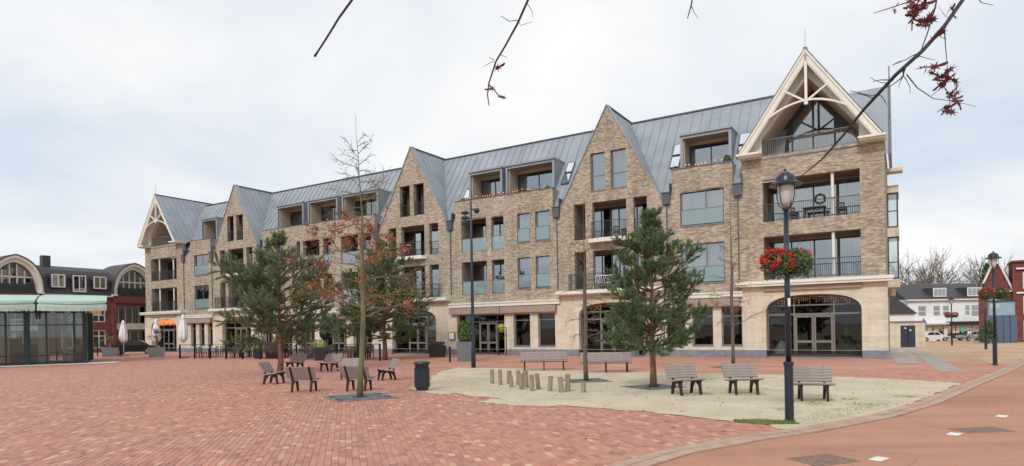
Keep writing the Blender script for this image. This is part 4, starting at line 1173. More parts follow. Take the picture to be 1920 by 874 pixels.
for i, (a, b) in enumerate(ws):
    z0, z1 = (3.9 if i != 4 else 3.7), 5.5; cs = cells(a, b, z0, z1, (), (4.7,), .09)
    m = MB(); m.solid([rect(a, b, z0, z1)] + [rect(*q) for q in cs], .1, .16); f = W(m, "window", "frame_white")
    for q in cs:
        mm = MB(); mm.box(q[0], q[1], .12, .135, q[2], q[3]); mm.build("pane", "glass", f)
for a, b in ((.6, 5.6), (6.2, 12.8)):
    n = int((b-a)/1.3); mull = [a + (b-a)*k/n for k in range(1, n)]; cs = cells(a, b, .3, 2.4, mull, (), .08)
    m = MB(); m.solid([rect(a, b, .3, 2.4)] + [rect(*q) for q in cs], .1, .16); f = W(m, "shop_window", "frame_dark")
    for q in cs:
        mm = MB(); mm.box(q[0], q[1], .12, .135, q[2], q[3]); mm.build("pane", "glass", f)
    for k in range(9):
        x = a + .3 + (b-a-.6)*k/8; mm = MB(); mm.box(x-.22, x+.22, 1.2, 1.4, rk.uniform(.9, 1.3), rk.uniform(1.6, 2.2)); mm.build("lit_display", "lit_shop", f)
m = MB(); m.box(6.0, 13.6, -1.6, .0, 2.5, 3.0); W(m, "shop_canopy", "black_metal")
m = MB(); m.box(0.2, 5.9, -.9, .0, 2.6, 2.85); W(m, "shop_canopy", "cream_paint")
m = MB(); prof = [(-.35, 6.5), (4.5, 9.2), (9.3, 6.5)]
for a, b in zip(prof, prof[1:]): m.quad((-.4, a[0], a[1]), (Wd+.4, a[0], a[1]), (Wd+.4, b[0], b[1]), (-.4, b[0], b[1]))
m.tri((0.05, 0, 6.6), (0.05, 9, 6.6), (0.05, 4.5, 9.1)); rf = W(m, "roof", "slate")
m = MB(); m.box(-.4, Wd+.4, -.5, -.3, 6.36, 6.55); m.build("gutter", "frame_white", rf)
for c in (5.2, 10.6):
    m = MB(); m.box(c-1.1, c+1.1, .3, 3.5, 6.9, 8.4); dm = W(m, "dormer", "slate")
    cs = cells(c-1.0, c+1.0, 7.0, 8.3, (c-.33, c+.33), (), .09); m = MB(); m.solid([rect(c-1.05, c+1.05, 6.95, 8.35)] + [rect(*q) for q in cs], .22, .28); m.build("window_frame", "frame_white", dm)
    for q in cs:
        m = MB(); m.box(q[0], q[1], .25, .27, q[2], q[3]); m.build("pane", "glass", dm)
# small brown house seen beside the cabin
bh = thing("brown_house", "low brown roofed house half hidden behind the beige cabin", "house", (52.5, 96, gz(52.5, 96)), 0)
m = MB(); m.box(0, 8.5, 0, 8, 0, 4.2); m.build("wall", "white_wall", bh)
m = MB(); m.solid([[(-.3, 4.2), (8.8, 4.2), (4.2, 7.6)]], -.3, 8.3); m.build("roof", "slate", bh)
for x in (1.0, 3.4, 6.0):
    m = MB(); m.box(x, x+1.2, -.05, -.001, 1.0, 2.6); w_ = m.build("window", "frame_white", bh)
    m = MB(); m.box(x+.12, x+1.08, -.07, -.051, 1.1, 2.5); m.build("pane", "glass_roof", w_)
# blue kiosk
bk = thing("blue_kiosk", "tall blue steel kiosk with pale upper panels beside the lamp post", "kiosk", (52.6, 70, gz(52.6, 70)), R(-30))
m = MB(); m.box(0, 2.5, 0, 1.6, 0, 3.05); m.build("body", "blue_steel", bk)
m = MB(); m.box(.15, 2.35, .1, 1.5, 3.051, 4.6); m.build("upper_panel", "blue_panel", bk)
for x in (.7, 1.3, 1.9):
    m = MB(); m.box(x-.025, x+.025, -.03, -.001, .1, 3.0); m.build("rib", "navy_door", bk)
m = MB(); m.box(-.1, 2.6, -.12, 1.7, 4.601, 4.7); m.build("roof", "navy_door", bk)
# red gabled house at the right edge
rh = thing("red_gabled_house", "red brick house with white trimmed gable and large white framed windows", "house", (56.2, 76, gz(56.2, 76)), R(-33))
def RH(mb, n, mat, par=None): return mb.build(n, mat, par or rh)
m = MB(); m.solid([[(0, 0), (3.0, 0), (3.0, 6.2), (1.75, 9.3), (1.25, 9.3), (0, 6.2)], rect(.7, 2.4, .4, 2.6), rect(.8, 2.2, 3.6, 5.4)], 0, .3); m.box(0, .3, .3, 3.5, 0, 6.2); m.box(2.7, 3.0, .3, 3.5, 0, 6.2); m.box(.3, 2.7, 3.2, 3.5, 0, 6.2); RH(m, "wall", "red_brick")
for x0, x1 in ((-.12, 1.2), (3.12, 1.8)):
    m = MB(); m.beam((x0, -.1, 6.0), (x1, -.1, 9.4), .2, .22, (0, 1, 0)); RH(m, "bargeboard", "frame_white")
m = MB(); m.box(-.15, 3.15, -.25, 0, 5.95, 6.12); RH(m, "eave_board", "frame_white")
m = MB(); m.solid([[(-.1, 6.1), (3.1, 6.1), (1.8, 9.35), (1.2, 9.35)]], .31, 3.5); RH(m, "roof", "red_brick")
m = MB(); hs = [rect(3.9, 6.6, 6.2, 8.2), rect(7.0, 9.6, 6.2, 8.2), rect(3.9, 6.6, 3.3, 5.4), rect(7.0, 9.6, 3.3, 5.4), rect(3.9, 9.6, .3, 2.6)]
m.solid([rect(3.0, 12, 0, 9.3)] + hs, -1.0, -.7); m.box(3.0, 3.3, -.7, 3.5, 0, 9.3); m.box(11.7, 12, -.7, 3.5, 0, 9.3); m.box(3.3, 11.7, 3.2, 3.5, 0, 9.3); RH(m, "wall", "red_brick")
m = MB(); m.box(3.3, 11.7, 1.2, 1.3, 0, 9.2); RH(m, "inner_wall", "dark_room")
m = MB(); m.box(2.9, 12.2, -1.25, 3.6, 9.302, 9.5); RH(m, "flat_roof", "red_brick")
m = MB(); m.box(3.3, 12.2, -1.15, -1.0, 5.65, 5.85); RH(m, "trim_band", "frame_white")
m = MB(); m.box(3.3, 12.2, -1.3, -1.0, 8.45, 8.65); RH(m, "trim_band", "frame_white")
for h in hs + [rect(.7, 2.4, .4, 2.6), rect(.8, 2.2, 3.6, 5.4)]:
    a, b, z0, z1 = h[0][0], h[1][0], h[0][1], h[2][1]; y = -.9 if a > 3.5 else .1
    cs = cells(a, b, z0, z1, ((a+b)/2,), (z0+.7,), .16); m = MB(); m.solid([h] + [rect(*q) for q in cs], y, y+.08); f = RH(m, "window", "frame_white")
    for q in cs:
        mm = MB(); mm.box(q[0], q[1], y+.03, y+.045, q[2], q[3]); mm.build("pane", "glass", f)

# ================================================================== trees
def rotv(v, ax, a): return Matrix.Rotation(a, 3, ax) @ v
def perp(v, r):
    a = Vector((r.gauss(0, 1), r.gauss(0, 1), r.gauss(0, 1))); p = v.cross(a)
    return p.normalized() if p.length > 1e-4 else Vector((1, 0, 0))
def wander(p, d, L, n, r, bend=.12, grav=0.0):
    pts = [p.copy()]; st = L/n; d = d.normalized()
    for k in range(n):
        d = (d + Vector((r.gauss(0, bend), r.gauss(0, bend), r.gauss(0, bend) + grav))).normalized(); p = p + d*st; pts.append(p.copy())
    return pts
def taper(r0, r1, n): return [r0 + (r1-r0)*k/(n-1) for k in range(n)]
def along(pts, t):
    f = t*(len(pts)-1); k = min(int(f), len(pts)-2); u = f-k
    return pts[k].lerp(pts[k+1], u), (pts[k+1]-pts[k]).normalized()

def needle_tuft(m, p, d, r, n=15, L=.13, w=.011):
    d = d.normalized()
    for _ in range(n):
        v = (d*r.uniform(.1, 1.1) + Vector((r.gauss(0, .55), r.gauss(0, .55), r.gauss(0.1, .5)))).normalized()
        s = v.cross(Vector((r.gauss(0, 1), r.gauss(0, 1), r.gauss(0, 1))))
        if s.length < 1e-3: continue
        s = s.normalized()*w; l = L*r.uniform(.6, 1.25); b = p + d*r.uniform(-.06, .05)
        m.tri(b-s, b+s, b+v*l)
def pine(loc, h, wmax, z0, seed, label, mat, trunk_r=.10, nwh=11, dens=1.0, gaps=(), lean=(0, 0), up=.25, low=.3):
    r = random.Random(seed); t = thing("pine_tree", label, "tree", loc, 0, None)
    K = 10; tr = [Vector((lean[0]*(k/K)**1.5 + r.gauss(0, .02), lean[1]*(k/K)**1.5 + r.gauss(0, .02), h*.97*k/K)) for k in range(K+1)]
    tr[0] = Vector((0, 0, 0))
    m = MB(); m.tube(tr, [trunk_r*1.25] + taper(trunk_r, .012, K), 9); m.build("trunk", "pine_bark", t, smooth=True)
    lm = MB(); nm = MB()
    for i in range(nwh):
        f = i/(nwh-1); z = z0 + (h*.95-z0)*f**.95
        prof = (math.sin(math.pi*(low + (1-low)*f))**.8) if f < .93 else .17
        prof *= r.uniform(.8, 1.12)*(1 - .22*max(0, f-.45)/.55)
        nb = r.choice((5, 6, 7)) if f < .85 else 4; a0 = r.uniform(0, 6.28)
        for b in range(nb):
            if any(g0 <= f <= g1 and r.random() < pr for g0, g1, pr in gaps): continue
            a = a0 + 6.28*b/nb + r.gauss(0, .25); L = max(.3, wmax*prof*r.uniform(.6, 1.15))
            p, _ = along(tr, min(.999, z/(h*.97)))
            el = -.10 + .75*f + r.gauss(0, .12)
            d = Vector((math.cos(a)*math.cos(el), math.sin(a)*math.cos(el), math.sin(el)))
            pts = wander(p, d, L, 6, r, .09, up*.25); lm.tube(pts, taper(max(.008, .024*L), .005, 7), 5, cap=False)
            ns_ = int(6 + 9*L*dens)
            for q in range(ns_):
                u = r.uniform(.18, 1.0)**.8; bp, bd = along(pts, min(.999, u))
                dd = (bd*.6 + perp(bd, r)*r.uniform(.4, 1.0) + Vector((0, 0, r.uniform(-.15, .55)))).normalized()
                l = min(.75, max(.22, L*r.uniform(.14, .36)*(1.2-.5*u))); sp = wander(bp, dd, l, 3, r, .12, .12)
                lm.tube(sp, taper(.006, .003, 4), 3, cap=False)
                nt_ = max(3, int(l/.068))
                for w_ in range(nt_):
                    tp, td = along(sp, min(.999, .25 + .75*(w_+.8)/nt_)); needle_tuft(nm, tp, td + Vector((0, 0, .3)), r, 11, .15*(.8 + .06*wmax), .0085 + .0015*wmax)
            for w_ in range(6):
                tp, td = along(pts, min(.999, .6+.4*w_/6)); needle_tuft(nm, tp, td + Vector((0, 0, .3)), r, 12, .16, .011)
    for w_ in range(18): tp, td = along(tr, .86+.1399*w_/18); needle_tuft(nm, tp, Vector((0, 0, 1)), r, 12, .17)
    lm.build("limbs", "pine_bark", t); c = nm.build("crown", mat, t)
    return t

def leaf_quad(m, p, r, s):
    n = Vector((r.gauss(0, 1), r.gauss(0, 1), r.gauss(0, .8))).normalized(); u = perp(n, r); v = n.cross(u)
    a = p + u*s; b = p + v*s*.45 + n*s*.15; c = p - u*s; d = p - v*s*.45 + n*s*.1
    m.quad(a, b, c, d)
def young_oak(loc, h, trunk_r, seed, label, spread, zlo, leaves, n_br, bark="oak_bark", leafmat="dry_leaf", curve=(0, 0), leafz=None, droop=-.05, leader=.12, leafsize=.05):
    r = random.Random(seed); t = thing("young_oak_tree", label, "tree", loc, 0, None)
    K = 14; tr = [Vector((curve[0]*math.sin(math.pi*k/K) + r.gauss(0, .012), curve[1]*math.sin(math.pi*k/K) + r.gauss(0, .012), h*k/K)) for k in range(K+1)]
    tr[0] = Vector((0, 0, 0)); rad = [trunk_r*1.15] + [trunk_r*(1-.45*(k/K)) if k/K < .52 else trunk_r*(.62-.6*((k/K)-.52)/.48) * (.75 if k/K < .6 else .55) for k in range(1, K+1)]
    rad = [max(.006, q) for q in rad]
    m = MB(); m.tube(tr, rad, 10); m.build("trunk", bark, t, smooth=True)
    lm = MB(); fm = MB(); tips = []
    for i in range(n_br):
        f = zlo + (0.9-zlo)*(i/(n_br-1))**1.1; p, _ = along(tr, f); a = 2.4*i + r.gauss(0, .4)
        g = (f-zlo)/(.9-zlo); L = spread*(1.0-.72*g)*r.uniform(.6, 1.12); el = r.uniform(-.05, .45) + .35*g
        d = Vector((math.cos(a)*math.cos(el), math.sin(a)*math.cos(el), math.sin(el)))
        pts = wander(p, d, L, 7, r, .11, droop); lm.tube(pts, taper(max(.008, trunk_r*.24*(1-.5*g)), .004, 8), 5, cap=False)
        for q in range(int(6+7*L)):
            u = r.uniform(.25, .98); bp, bd = along(pts, u); dd = (bd + perp(bd, r)*r.uniform(.5, 1.1)).normalized(); l = L*r.uniform(.12, .4)
            sp = wander(bp, dd, l, 4, r, .16, droop*.6); lm.tube(sp, taper(.006, .0025, 5), 3, cap=False)
            for w_ in range(2):
                cp, cd = along(sp, r.uniform(.3, .95)); e_ = wander(cp, (cd + perp(cd, r)*.8), l*.45, 3, r, .18, 0); lm.tube(e_, taper(.004, .002, 4), 3, cap=False); tips += e_[1:]
            tips += sp[1:]
    lm.build("limbs", bark, t)
    z0, z1 = leafz or (0, 99)
    cand = [p for p in tips if z0 < p.z < z1]
    # leaves hang on in clusters
    seeds = [r.choice(cand) for _ in range(max(3, leaves//28))]
    for k in range(leaves):
        p = r.choice(cand) if r.random() < .3 else min(r.sample(cand, min(12, len(cand))), key=lambda q: min((q-s_).length for s_ in seeds))
        leaf_quad(fm, p + Vector((r.gauss(0, .05), r.gauss(0, .05), r.gauss(-.03, .05))), r, leafsize*r.uniform(.6, 1.3))
    fm.build("foliage", leafmat, t)
    return t

pine((-11.28, 30.73, .004), 6.75, 2.75, 1.5, 24, "spreading pine standing among the ring of small benches", "needles_b", .13, 14, .9, gaps=((.5, .64, .5), (.8, .9, .5)), up=.3, low=.34)
pine((-8.56, 42.59, .004), 7.9, 3.5, 1.5, 29, "dark pine by the terrace, behind the leafy young oak", "needles", .15, 14, .95, gaps=((.55, .7, .3),), up=.2, low=.34)
pine((4.51, 20.39, .018), 5.6, 1.72, 1.3, 23, "dense dark green pine growing in the pale gravel", "needles", .10, 15, 1.0, gaps=((.46, .54, .6),), up=.25, low=.38)
young_oak((-4.56, 18.87, .02), 8.4, .088, 31, "tall slim oak with russet leaves in a square iron tree grate", 2.2, .28, 1800, 54, curve=(.16, 0), leafz=(2.6, 5.4), droop=-.04)
young_oak((2.68, 23.22, .018), 6.5, .085, 32, "bare slim young tree behind the wooden stumps", 1.5, .24, 40, 22, bark="bark_far", leafz=(2, 6))
young_oak((10.18, 29.27, .01), 8.7, .085, 33, "bare slim young tree near the end pavilion of the brick building", 1.7, .22, 110, 24, bark="bark_far", leafz=(2.5, 7))

# far bare trees
def bare_tree(loc, h, spread, seed, label, dens=1.0):
    r = random.Random(seed); t = thing("bare_tree", label, "tree", loc, 0, "bare trees beyond the white house")
    m = MB(); lm = MB()
    tr = wander(Vector((0, 0, 0)), Vector((0, 0, 1)), h*.42, 6, r, .05); m.tube(tr, taper(h*.022, h*.013, 7), 7); m.build("trunk", "bark_far", t)
    def rec(p, d, L, rad, lev):
        pts = wander(p, d, L, 4, r, .13, .03); lm.tube(pts, taper(rad, rad*.55, 5), 4 if lev < 2 else 3, cap=False)
        if lev >= 4: return
        for k in range(r.choice((3, 4)) if lev < 3 else 3):
            bp, bd = along(pts, r.uniform(.3, .999)); rec(bp, (bd + perp(bd, r)*r.uniform(.45, .95)).normalized(), L*r.uniform(.55, .78), max(.038, rad*.5), lev+1)
        rec(pts[-1], (pts[-1]-pts[-2]).normalized(), L*.72, max(.038, rad*.55), lev+1)
    for k in range(int(10*dens)):
        f = r.uniform(.45, .999); p, d = along(tr, f); a = 2.4*k; el = r.uniform(.35, 1.1)
        rec(p, Vector((math.cos(a)*math.cos(el)*spread, math.sin(a)*math.cos(el)*spread, math.sin(el))).normalized(), h*.24, h*.008, 1)
    lm.build("crown", "bark_far", t)
for i, (x, y, h, sp, lb) in enumerate([(80, 128, 21.5, 1.15, "tall bare tree rising over the left end of the white house"), (92, 138, 20.5, 1.0, "broad bare tree behind the middle of the white house roof"), (100, 132, 19, 1.0, "bare tree behind the white house, right of the evergreen"),
        (76.5, 140, 17, 1.0, "smaller bare tree between the brick building and the tall bare tree"), (108, 140, 19, 1.0, "bare tree behind the red gabled house"), (86, 146, 19, 1.0, "bare tree standing farthest back behind the white house")]):
    bare_tree((x, y, gz(x, y)-.05), h, sp, 50+i, lb)
def ivy(loc, h, w, seed, label, name="evergreen_tree", mat="leaf_green", n=2600, s=.25):
    r = random.Random(seed); t = thing(name, label, "tree", loc, 0)
    m = MB(); m.tube([(0, 0, 0), (.1, 0, h*.5), (0, 0, h*.95)], [h*.03, h*.02, .02], 7); m.build("trunk", "bark_far", t)
    m = MB()
    for _ in range(n):
        f = r.random()**.8; z = h*(.12 + .88*f); rr = w*(1-f)**.7*r.uniform(.2, 1)**.5 + .1; a = r.uniform(0, 6.28)
        leaf_quad(m, Vector((rr*math.cos(a), rr*math.sin(a), z)), r, s*r.uniform(.6, 1.3))
    m.build("crown", mat, t); return t
ivy((91.5, 122, gz(91, 122)), 14.3, 2.3, 61, "dark narrow evergreen among the bare trees", s=.4, mat="needles")
ivy((49.5, 66, gz(49.5, 66)), 2.4, .9, 62, "clipped dark shrub at the foot of the blue kiosk", "evergreen_shrub", "needles", 1500, .14)
# distant wooded backdrop
r = random.Random(77); m = MB()
for _ in range(7000):
    x = r.uniform(-60, 320); y = r.uniform(190, 230); hmax = 14 + 3*math.sin(x*.07) + 2*math.sin(x*.23)
    if x < 55: continue
    leaf_quad(m, Vector((x, y, r.uniform(-2.4, hmax)*r.uniform(.5, 1))), r, r.uniform(.35, .9))
w_ = m.build("far_wood", "bark_far"); w_["kind"] = "stuff"; tag(w_, "far brown leafless wood along the horizon", "wood")

# ---- large oak whose twigs hang into view from above
ok = thing("red_oak_tree", "red oak with thin dark branches and crimson lobed leaves hanging overhead", "tree", (6.2, -2.2, .016), 0)
OKL = Vector((6.2, -2.2, .016)); r = random.Random(8)
m = MB(); tp = [(0, 0, 0), (.05, .1, 1.5), (-.05, .3, 3.0), (-.2, .6, 4.6), (-.3, .9, 6.2)]; m.tube(tp, [.3, .24, .21, .18, .12], 12); m.build("trunk", "oak_bark", ok, smooth=True)
def W3(x, y, D):       # point on a hanging twig, about D metres ahead; the twigs weave nearer and farther
    D += .38*math.sin(x*.014) + .22*math.sin(y*.021 + x*.005)
    th = R(1.0); u = x-960; v = 615-y; U = u*math.cos(th)+v*math.sin(th); V = -u*math.sin(th)+v*math.cos(th)
    return Vector((U*D/1189, D, 2.0 + V*D/1189)) - OKL
def limb(pts, r0, r1, name="branch", n=6, par=None):
    pts = [Vector(p) for p in pts]; m = MB(); m.tube(pts, r0 if hasattr(r0, '__len__') else taper(r0, r1, len(pts)), n); return m.build(name, "twig_dark", par or ok, smooth=True)
crotch = Vector((-.25, .75, 5.4))
LP = []
def twigs(par, base, n, Lr, sd):
    rr = random.Random(sd); m = MB()
    for _ in range(n):
        p, d = along(base, rr.uniform(.15, .97)); dd = (d*.5 + perp(d, rr)).normalized(); pts = wander(p, dd, rr.uniform(*Lr), 4, rr, .22, .05); m.tube(pts, taper(.0035, .0018, 5), 4, cap=False); LP.append(pts[-1])
        if rr.random() < .6:
            q, d2 = along(pts, .6); p2 = wander(q, (d2 + perp(d2, rr)).normalized(), .06, 3, rr, .2); m.tube(p2, taper(.0025, .0015, 4), 4, cap=False)
    m.build("twig", "twig_dark", par)
D = 4.6
bA = limb([crotch, (-1.2, 3.2, 5.7), (-1.6, 5.3, 5.0), W3(1835, -60, D), W3(1805, 0, D), W3(1770, 50, D), W3(1730, 95, D), W3(1680, 140, D), W3(1620, 205, D), W3(1580, 255, D), W3(1540, 300, D), W3(1500, 332, D)], [.07,.045,.028,.018,.0155,.014,.0125,.0115,.0095,.008,.006,.003], 0)
b1 = [W3(1765, -40, D), W3(1752, 20, D), W3(1738, 65, D), W3(1722, 108, D)]; limb(b1, .007, .003)
limb([W3(1700, 120, D), W3(1692, 145, D), W3(1672, 160, D), W3(1660, 165, D)], .005, .002)
limb([W3(1771, 55, D), W3(1773, 90, D), W3(1777, 130, D)], .004, .002)
limb([W3(1640, 185, D), W3(1620, 178, D), W3(1607, 176, D)], .004, .002); limb([W3(1668, 150, D), W3(1650, 150, D), W3(1637, 153, D)], .004, .002)
limb([W3(1700, 140, D), W3(1720, 165, D), W3(1750, 185, D), W3(1790, 190, D), W3(1830, 200, D)], .004, .0015)
limb([W3(1740, -30, D), W3(1700, 5, D), W3(1660, 18, D), W3(1638, 25, D)], .005, .002); limb([W3(1820, -20, D), W3(1840, 5, D), W3(1862, 10, D)], .004, .002)
twigs(bA, [W3(1760, 60, D), W3(1700, 125, D), W3(1640, 185, D)], 9, (.08, .2), 4)
D2 = 5.0
bB = limb([crotch, (-3.0, 4.0, 6.6), (-5.4, 6.6, 5.6), W3(1010, -80, D2), W3(990, 0, D2), W3(970, 45, D2), W3(948, 85, D2), W3(930, 115, D2), W3(917, 155, D2), W3(914, 178, D2), W3(917, 198, D2)], [.06,.035,.02,.012,.0105,.009,.008,.0075,.006,.005,.004], 0)
limb([W3(970, 38, D2), W3(955, 40, D2), W3(939, 30, D2)], .004, .002); limb([W3(972, 40, D2), W3(976, 48, D2), W3(998, 41, D2)], .003, .0015); limb([W3(988, 5, D2), W3(998, 22, D2), W3(999, 34, D2)], .003, .0015)
limb([W3(926, 115, D2), W3(915, 120, D2), W3(906, 126, D2)], .003, .0015); limb([W3(915, 158, D2), W3(926, 168, D2), W3(934, 178, D2), W3(947, 183, D2)], .006, .004)
limb([W3(927, 112, D2), W3(917, 108, D2)], .003, .0015); limb([W3(936, 102, D2), W3(951, 108, D2)], .003, .0015)
D3 = 5.4
bC = limb([(-3.0, 4.0, 6.6), (-6.0, 6.4, 6.6), W3(690, -60, D3), W3(660, 0, D3), W3(636, 33, D3), W3(612, 72, D3), W3(597, 95, D3), W3(590, 106, D3)], [.03,.02,.012,.0105,.0095,.0085,.008,.011], 0)
limb([(-3.0, 4.0, 6.6), (-4.2, 6.6, 5.6), W3(1305, -40, 4.8), W3(1296, 10, 4.8), W3(1289, 35, 4.8)], [.02,.012,.006,.005,.003], 0); limb([W3(1296, 10, 4.8), W3(1302, 25, 4.8), W3(1310, 35, 4.8)], .003, .0015)
# lobed oak leaf
outl = []
for k in range(22):
    a = 2*math.pi*k/22; tip = k % 3 == 1
    L_ = 1.0 if k in (0, 1, 21) else (.95 if tip else .36); outl.append((math.cos(a)*L_*.6 + (.2 if L_ > .5 and abs(a) < 1 else 0), math.sin(a)*L_*.42))
lf = MB(); lf.v = [(0, 0, 0)] + [(x, y, .12*abs(y) - .1*x*x) for x, y in outl]; lf.f = [(0, k+1, (k+1) % 22 + 1) for k in range(22)]
lme = lf.mesh("leaf", "oak_leaf")
rl = random.Random(15); spots = []
for (x, y, n, sx, sy) in ((1715, 18, 22, 26, 16), (1735, 40, 12, 22, 14), (1778, 28, 4, 10, 10), (1772, 150, 16, 20, 20), (1785, 185, 13, 14, 14), (1742, 125, 4, 10, 16), (1778, 205, 5, 12, 8), (1765, 65, 3, 8, 8)):
    for _ in range(n): spots.append((x + rl.gauss(0, sx*.6), y + rl.gauss(0, sy*.6)))
spots += [(938, 122), (933, 127), (922, 166), (944, 183)]
for (x, y) in spots:
    Dl = (D2 if x < 1200 else D) + rl.uniform(-.12, .12); p = W3(x, y, Dl)
    s = rl.uniform(.06, .10)
    inst(lme, "leaf", ok, p, (rl.uniform(.3, 2.6), rl.uniform(-.9, .9), rl.uniform(0, 6.28)), (s, s, s))

# ================================================================== street furniture
def bench(name, loc, rz, w, legs, label, group):
    t = thing(name, label, "bench", (loc[0], loc[1], loc[2] if len(loc) > 2 else .012), rz, group)
    sl_me = bench_slat(w)
    for k in range(5):
        y = -.24 + k*.098; inst(sl_me, "seat_slat", t, (0, y, .435 + (.012 if k in (0,) else 0) - .012*k), (.03, 0, 0))
    for k in range(5):
        f = k/4; inst(sl_me, "back_slat", t, (0, .235 + .17*f, .50 + .30*f), (R(62), 0, 0))
    for x in legs:
        m = MB(); hw = .028
        prof = [(-.27, 0), (-.21, 0), (-.15, .26), (-.02, .345), (.10, .33), (.20, .20), (.26, 0), (.33, 0), (.29, .22), (.25, .38), (.30, .55), (.46, .83), (.42, .85), (.235, .53), (.19, .40), (-.29, .43), (-.295, .40), (-.23, .36)]
        m.solid([[(y, z) for y, z in prof]], x-hw, x+hw, lambda a, b, c: (b, a, c)); m.f = [f[::-1] for f in m.f]
        m.build("leg", "bench_iron", t)
    return t
_sl = {}
def bench_slat(w):
    if w not in _sl:
        m = MB(); a, b, h = w/2, .044, .018
        i = 0; m.v = [(sx*(a - (.012 if top else 0)), sy*(b-(.006 if top else 0)), (h if top else -h)) for top in (0, 1) for sx, sy in ((-1, -1), (1, -1), (1, 1), (-1, 1))]
        m.f = [(3, 2, 1, 0), (4, 5, 6, 7), (0, 1, 5, 4), (1, 2, 6, 5), (2, 3, 7, 6), (3, 0, 4, 7)]
        _sl[w] = m.mesh("slat", "bench_wood")
    return _sl[w]
GB = "small slatted benches on the square"
for loc, rz, lb in [((-9.19, 24.46), 88, "small slatted bench turned side-on beside the spreading pine trunk"), ((-6.91, 21.01), 178, "small slatted bench with its back turned, nearest the side-on bench"),
        ((-11.2, 32.6), -18, "small slatted bench behind the spreading pine trunk"), ((-9.06, 31.29), -22, "small slatted bench between the spreading pine and the terrace, facing the square"),
        ((-6.7, 26.2), -4, "small slatted bench half hidden by the oak trunk, facing the square"), ((-5.1, 21.06), 170, "small slatted bench with its back turned, behind the oak trunk"), ((-5.06, 25.33), -64, "small slatted bench seen at an angle between the oak and the litter bin")]:
    bench("park_bench", loc, R(rz), .96, (-.31, .31), lb, GB)
for loc, rz, lb in [((4.95, 18.06, .018), 14, "grey slatted bench on gravel beside the dense pine"), ((6.53, 17.94, .018), 0, "grey slatted bench on gravel between two others, squarely facing out"), ((7.66, 16.19, .018), -17, "grey slatted bench on gravel behind the flowered lamp post")]:
    bench("park_bench", loc, R(rz), .98, (-.3, .3), lb, "slatted benches on the gravel")
for loc, rz, lb in [((1.45, 29.35, .018), -3, "long slatted bench at the back edge of the gravel behind the stumps"), ((4.03, 27.4, .018), -6, "long slatted bench at the back edge of the gravel next to the dense pine")]:
    bench("long_bench", loc, R(rz), 2.2, (-.9, 0, .9), lb, "long benches along the gravel edge")

# stumps
rs = random.Random(9)
SL_ = ["grey wooden stump at the end of the row towards the lamp mast", "leaning grey stump, second from the lamp mast end of the row", "thick grey stump behind the leaning one", "short tilted grey stump in front of the thick one", "grey stump behind the pale topped one", "pale topped stump in the middle of the cluster", "upright grey stump in the middle of the cluster",
       "split grey stump in front of the middle cluster", "slightly tilted stump beside the split one", "lone straight stump in the gap of the row", "stout stump in front of a taller one", "tall stump behind the stout one", "single short stump beside the slim bare tree"]
for i, ((x, y), h) in enumerate(zip([(-0.74, 22.79), (-0.43, 22.1), (-0.13, 22.46), (-0.05, 21.24), (0.19, 21.98), (0.27, 20.45), (0.45, 21.15), (0.6, 19.88), (0.82, 20.35), (1.15, 19.78), (1.47, 19.24), (1.69, 19.52), (2.11, 19.13)], (.50, .54, .47, .40, .50, .52, .55, .50, .51, .46, .47, .53, .34))):
    m = MB(); r_ = rs.uniform(.068, .085)
    n = 12; rr = [r_*rs.uniform(.93, 1.05) for _ in range(n)]; lv = [(-.12, 1.03), (h*.3, 1.0), (h*.7, .98), (h-.012, .99), (h, .93)]
    for z, k in lv:
        for j in range(n): a = 6.2832*j/n; m.v.append((rr[j]*k*math.cos(a), rr[j]*k*math.sin(a), z + (rs.uniform(-.008, .008) if z > h*.9 else 0)))
    for q in range(len(lv)-1):
        for j in range(n): a = q*n+j; b = q*n+(j+1) % n; m.f.append((a, b, b+n, a+n))
    m.f.append(tuple(range((len(lv)-1)*n, len(lv)*n)))
    o = m.build("wooden_stump", "log_wood"); o.location = (x, y, .018); o.rotation_euler = (rs.gauss(0, .05), rs.gauss(0, .06), rs.uniform(0, 6)); tag(o, SL_[i], "stump", "wooden stumps in the gravel")

# litter bin
t = thing("litter_bin", "dark navy litter bin with ribbed body and wide lid", "bin", (-2.96, 20.67, .012), .3)
m = MB(); m.lathe([(.19, 0), (.20, .06), (.20, .10)], 18); m.build("foot", "bin_paint", t)
m = MB(); m.lathe([(.235, .10), (.25, .14), (.245, .70), (.25, .74)], 32, lobes=16, amp=.018); m.build("body", "bin_paint", t)
m = MB(); m.lathe([(.225, .742), (.225, .86)], 20); m.build("opening", "black_metal", t)
for k in range(4):
    a = k*1.571+.4; m = MB(); m.box(.215*math.cos(a)-.02, .215*math.cos(a)+.02, .215*math.sin(a)-.02, .215*math.sin(a)+.02, .742, .861); m.build("lid_post", "bin_paint", t)
m = MB(); m.lathe([(.26, .862), (.275, .88), (.26, .93), (.16, .955), (.04, .96)], 24); m.build("lid", "bin_paint", t)

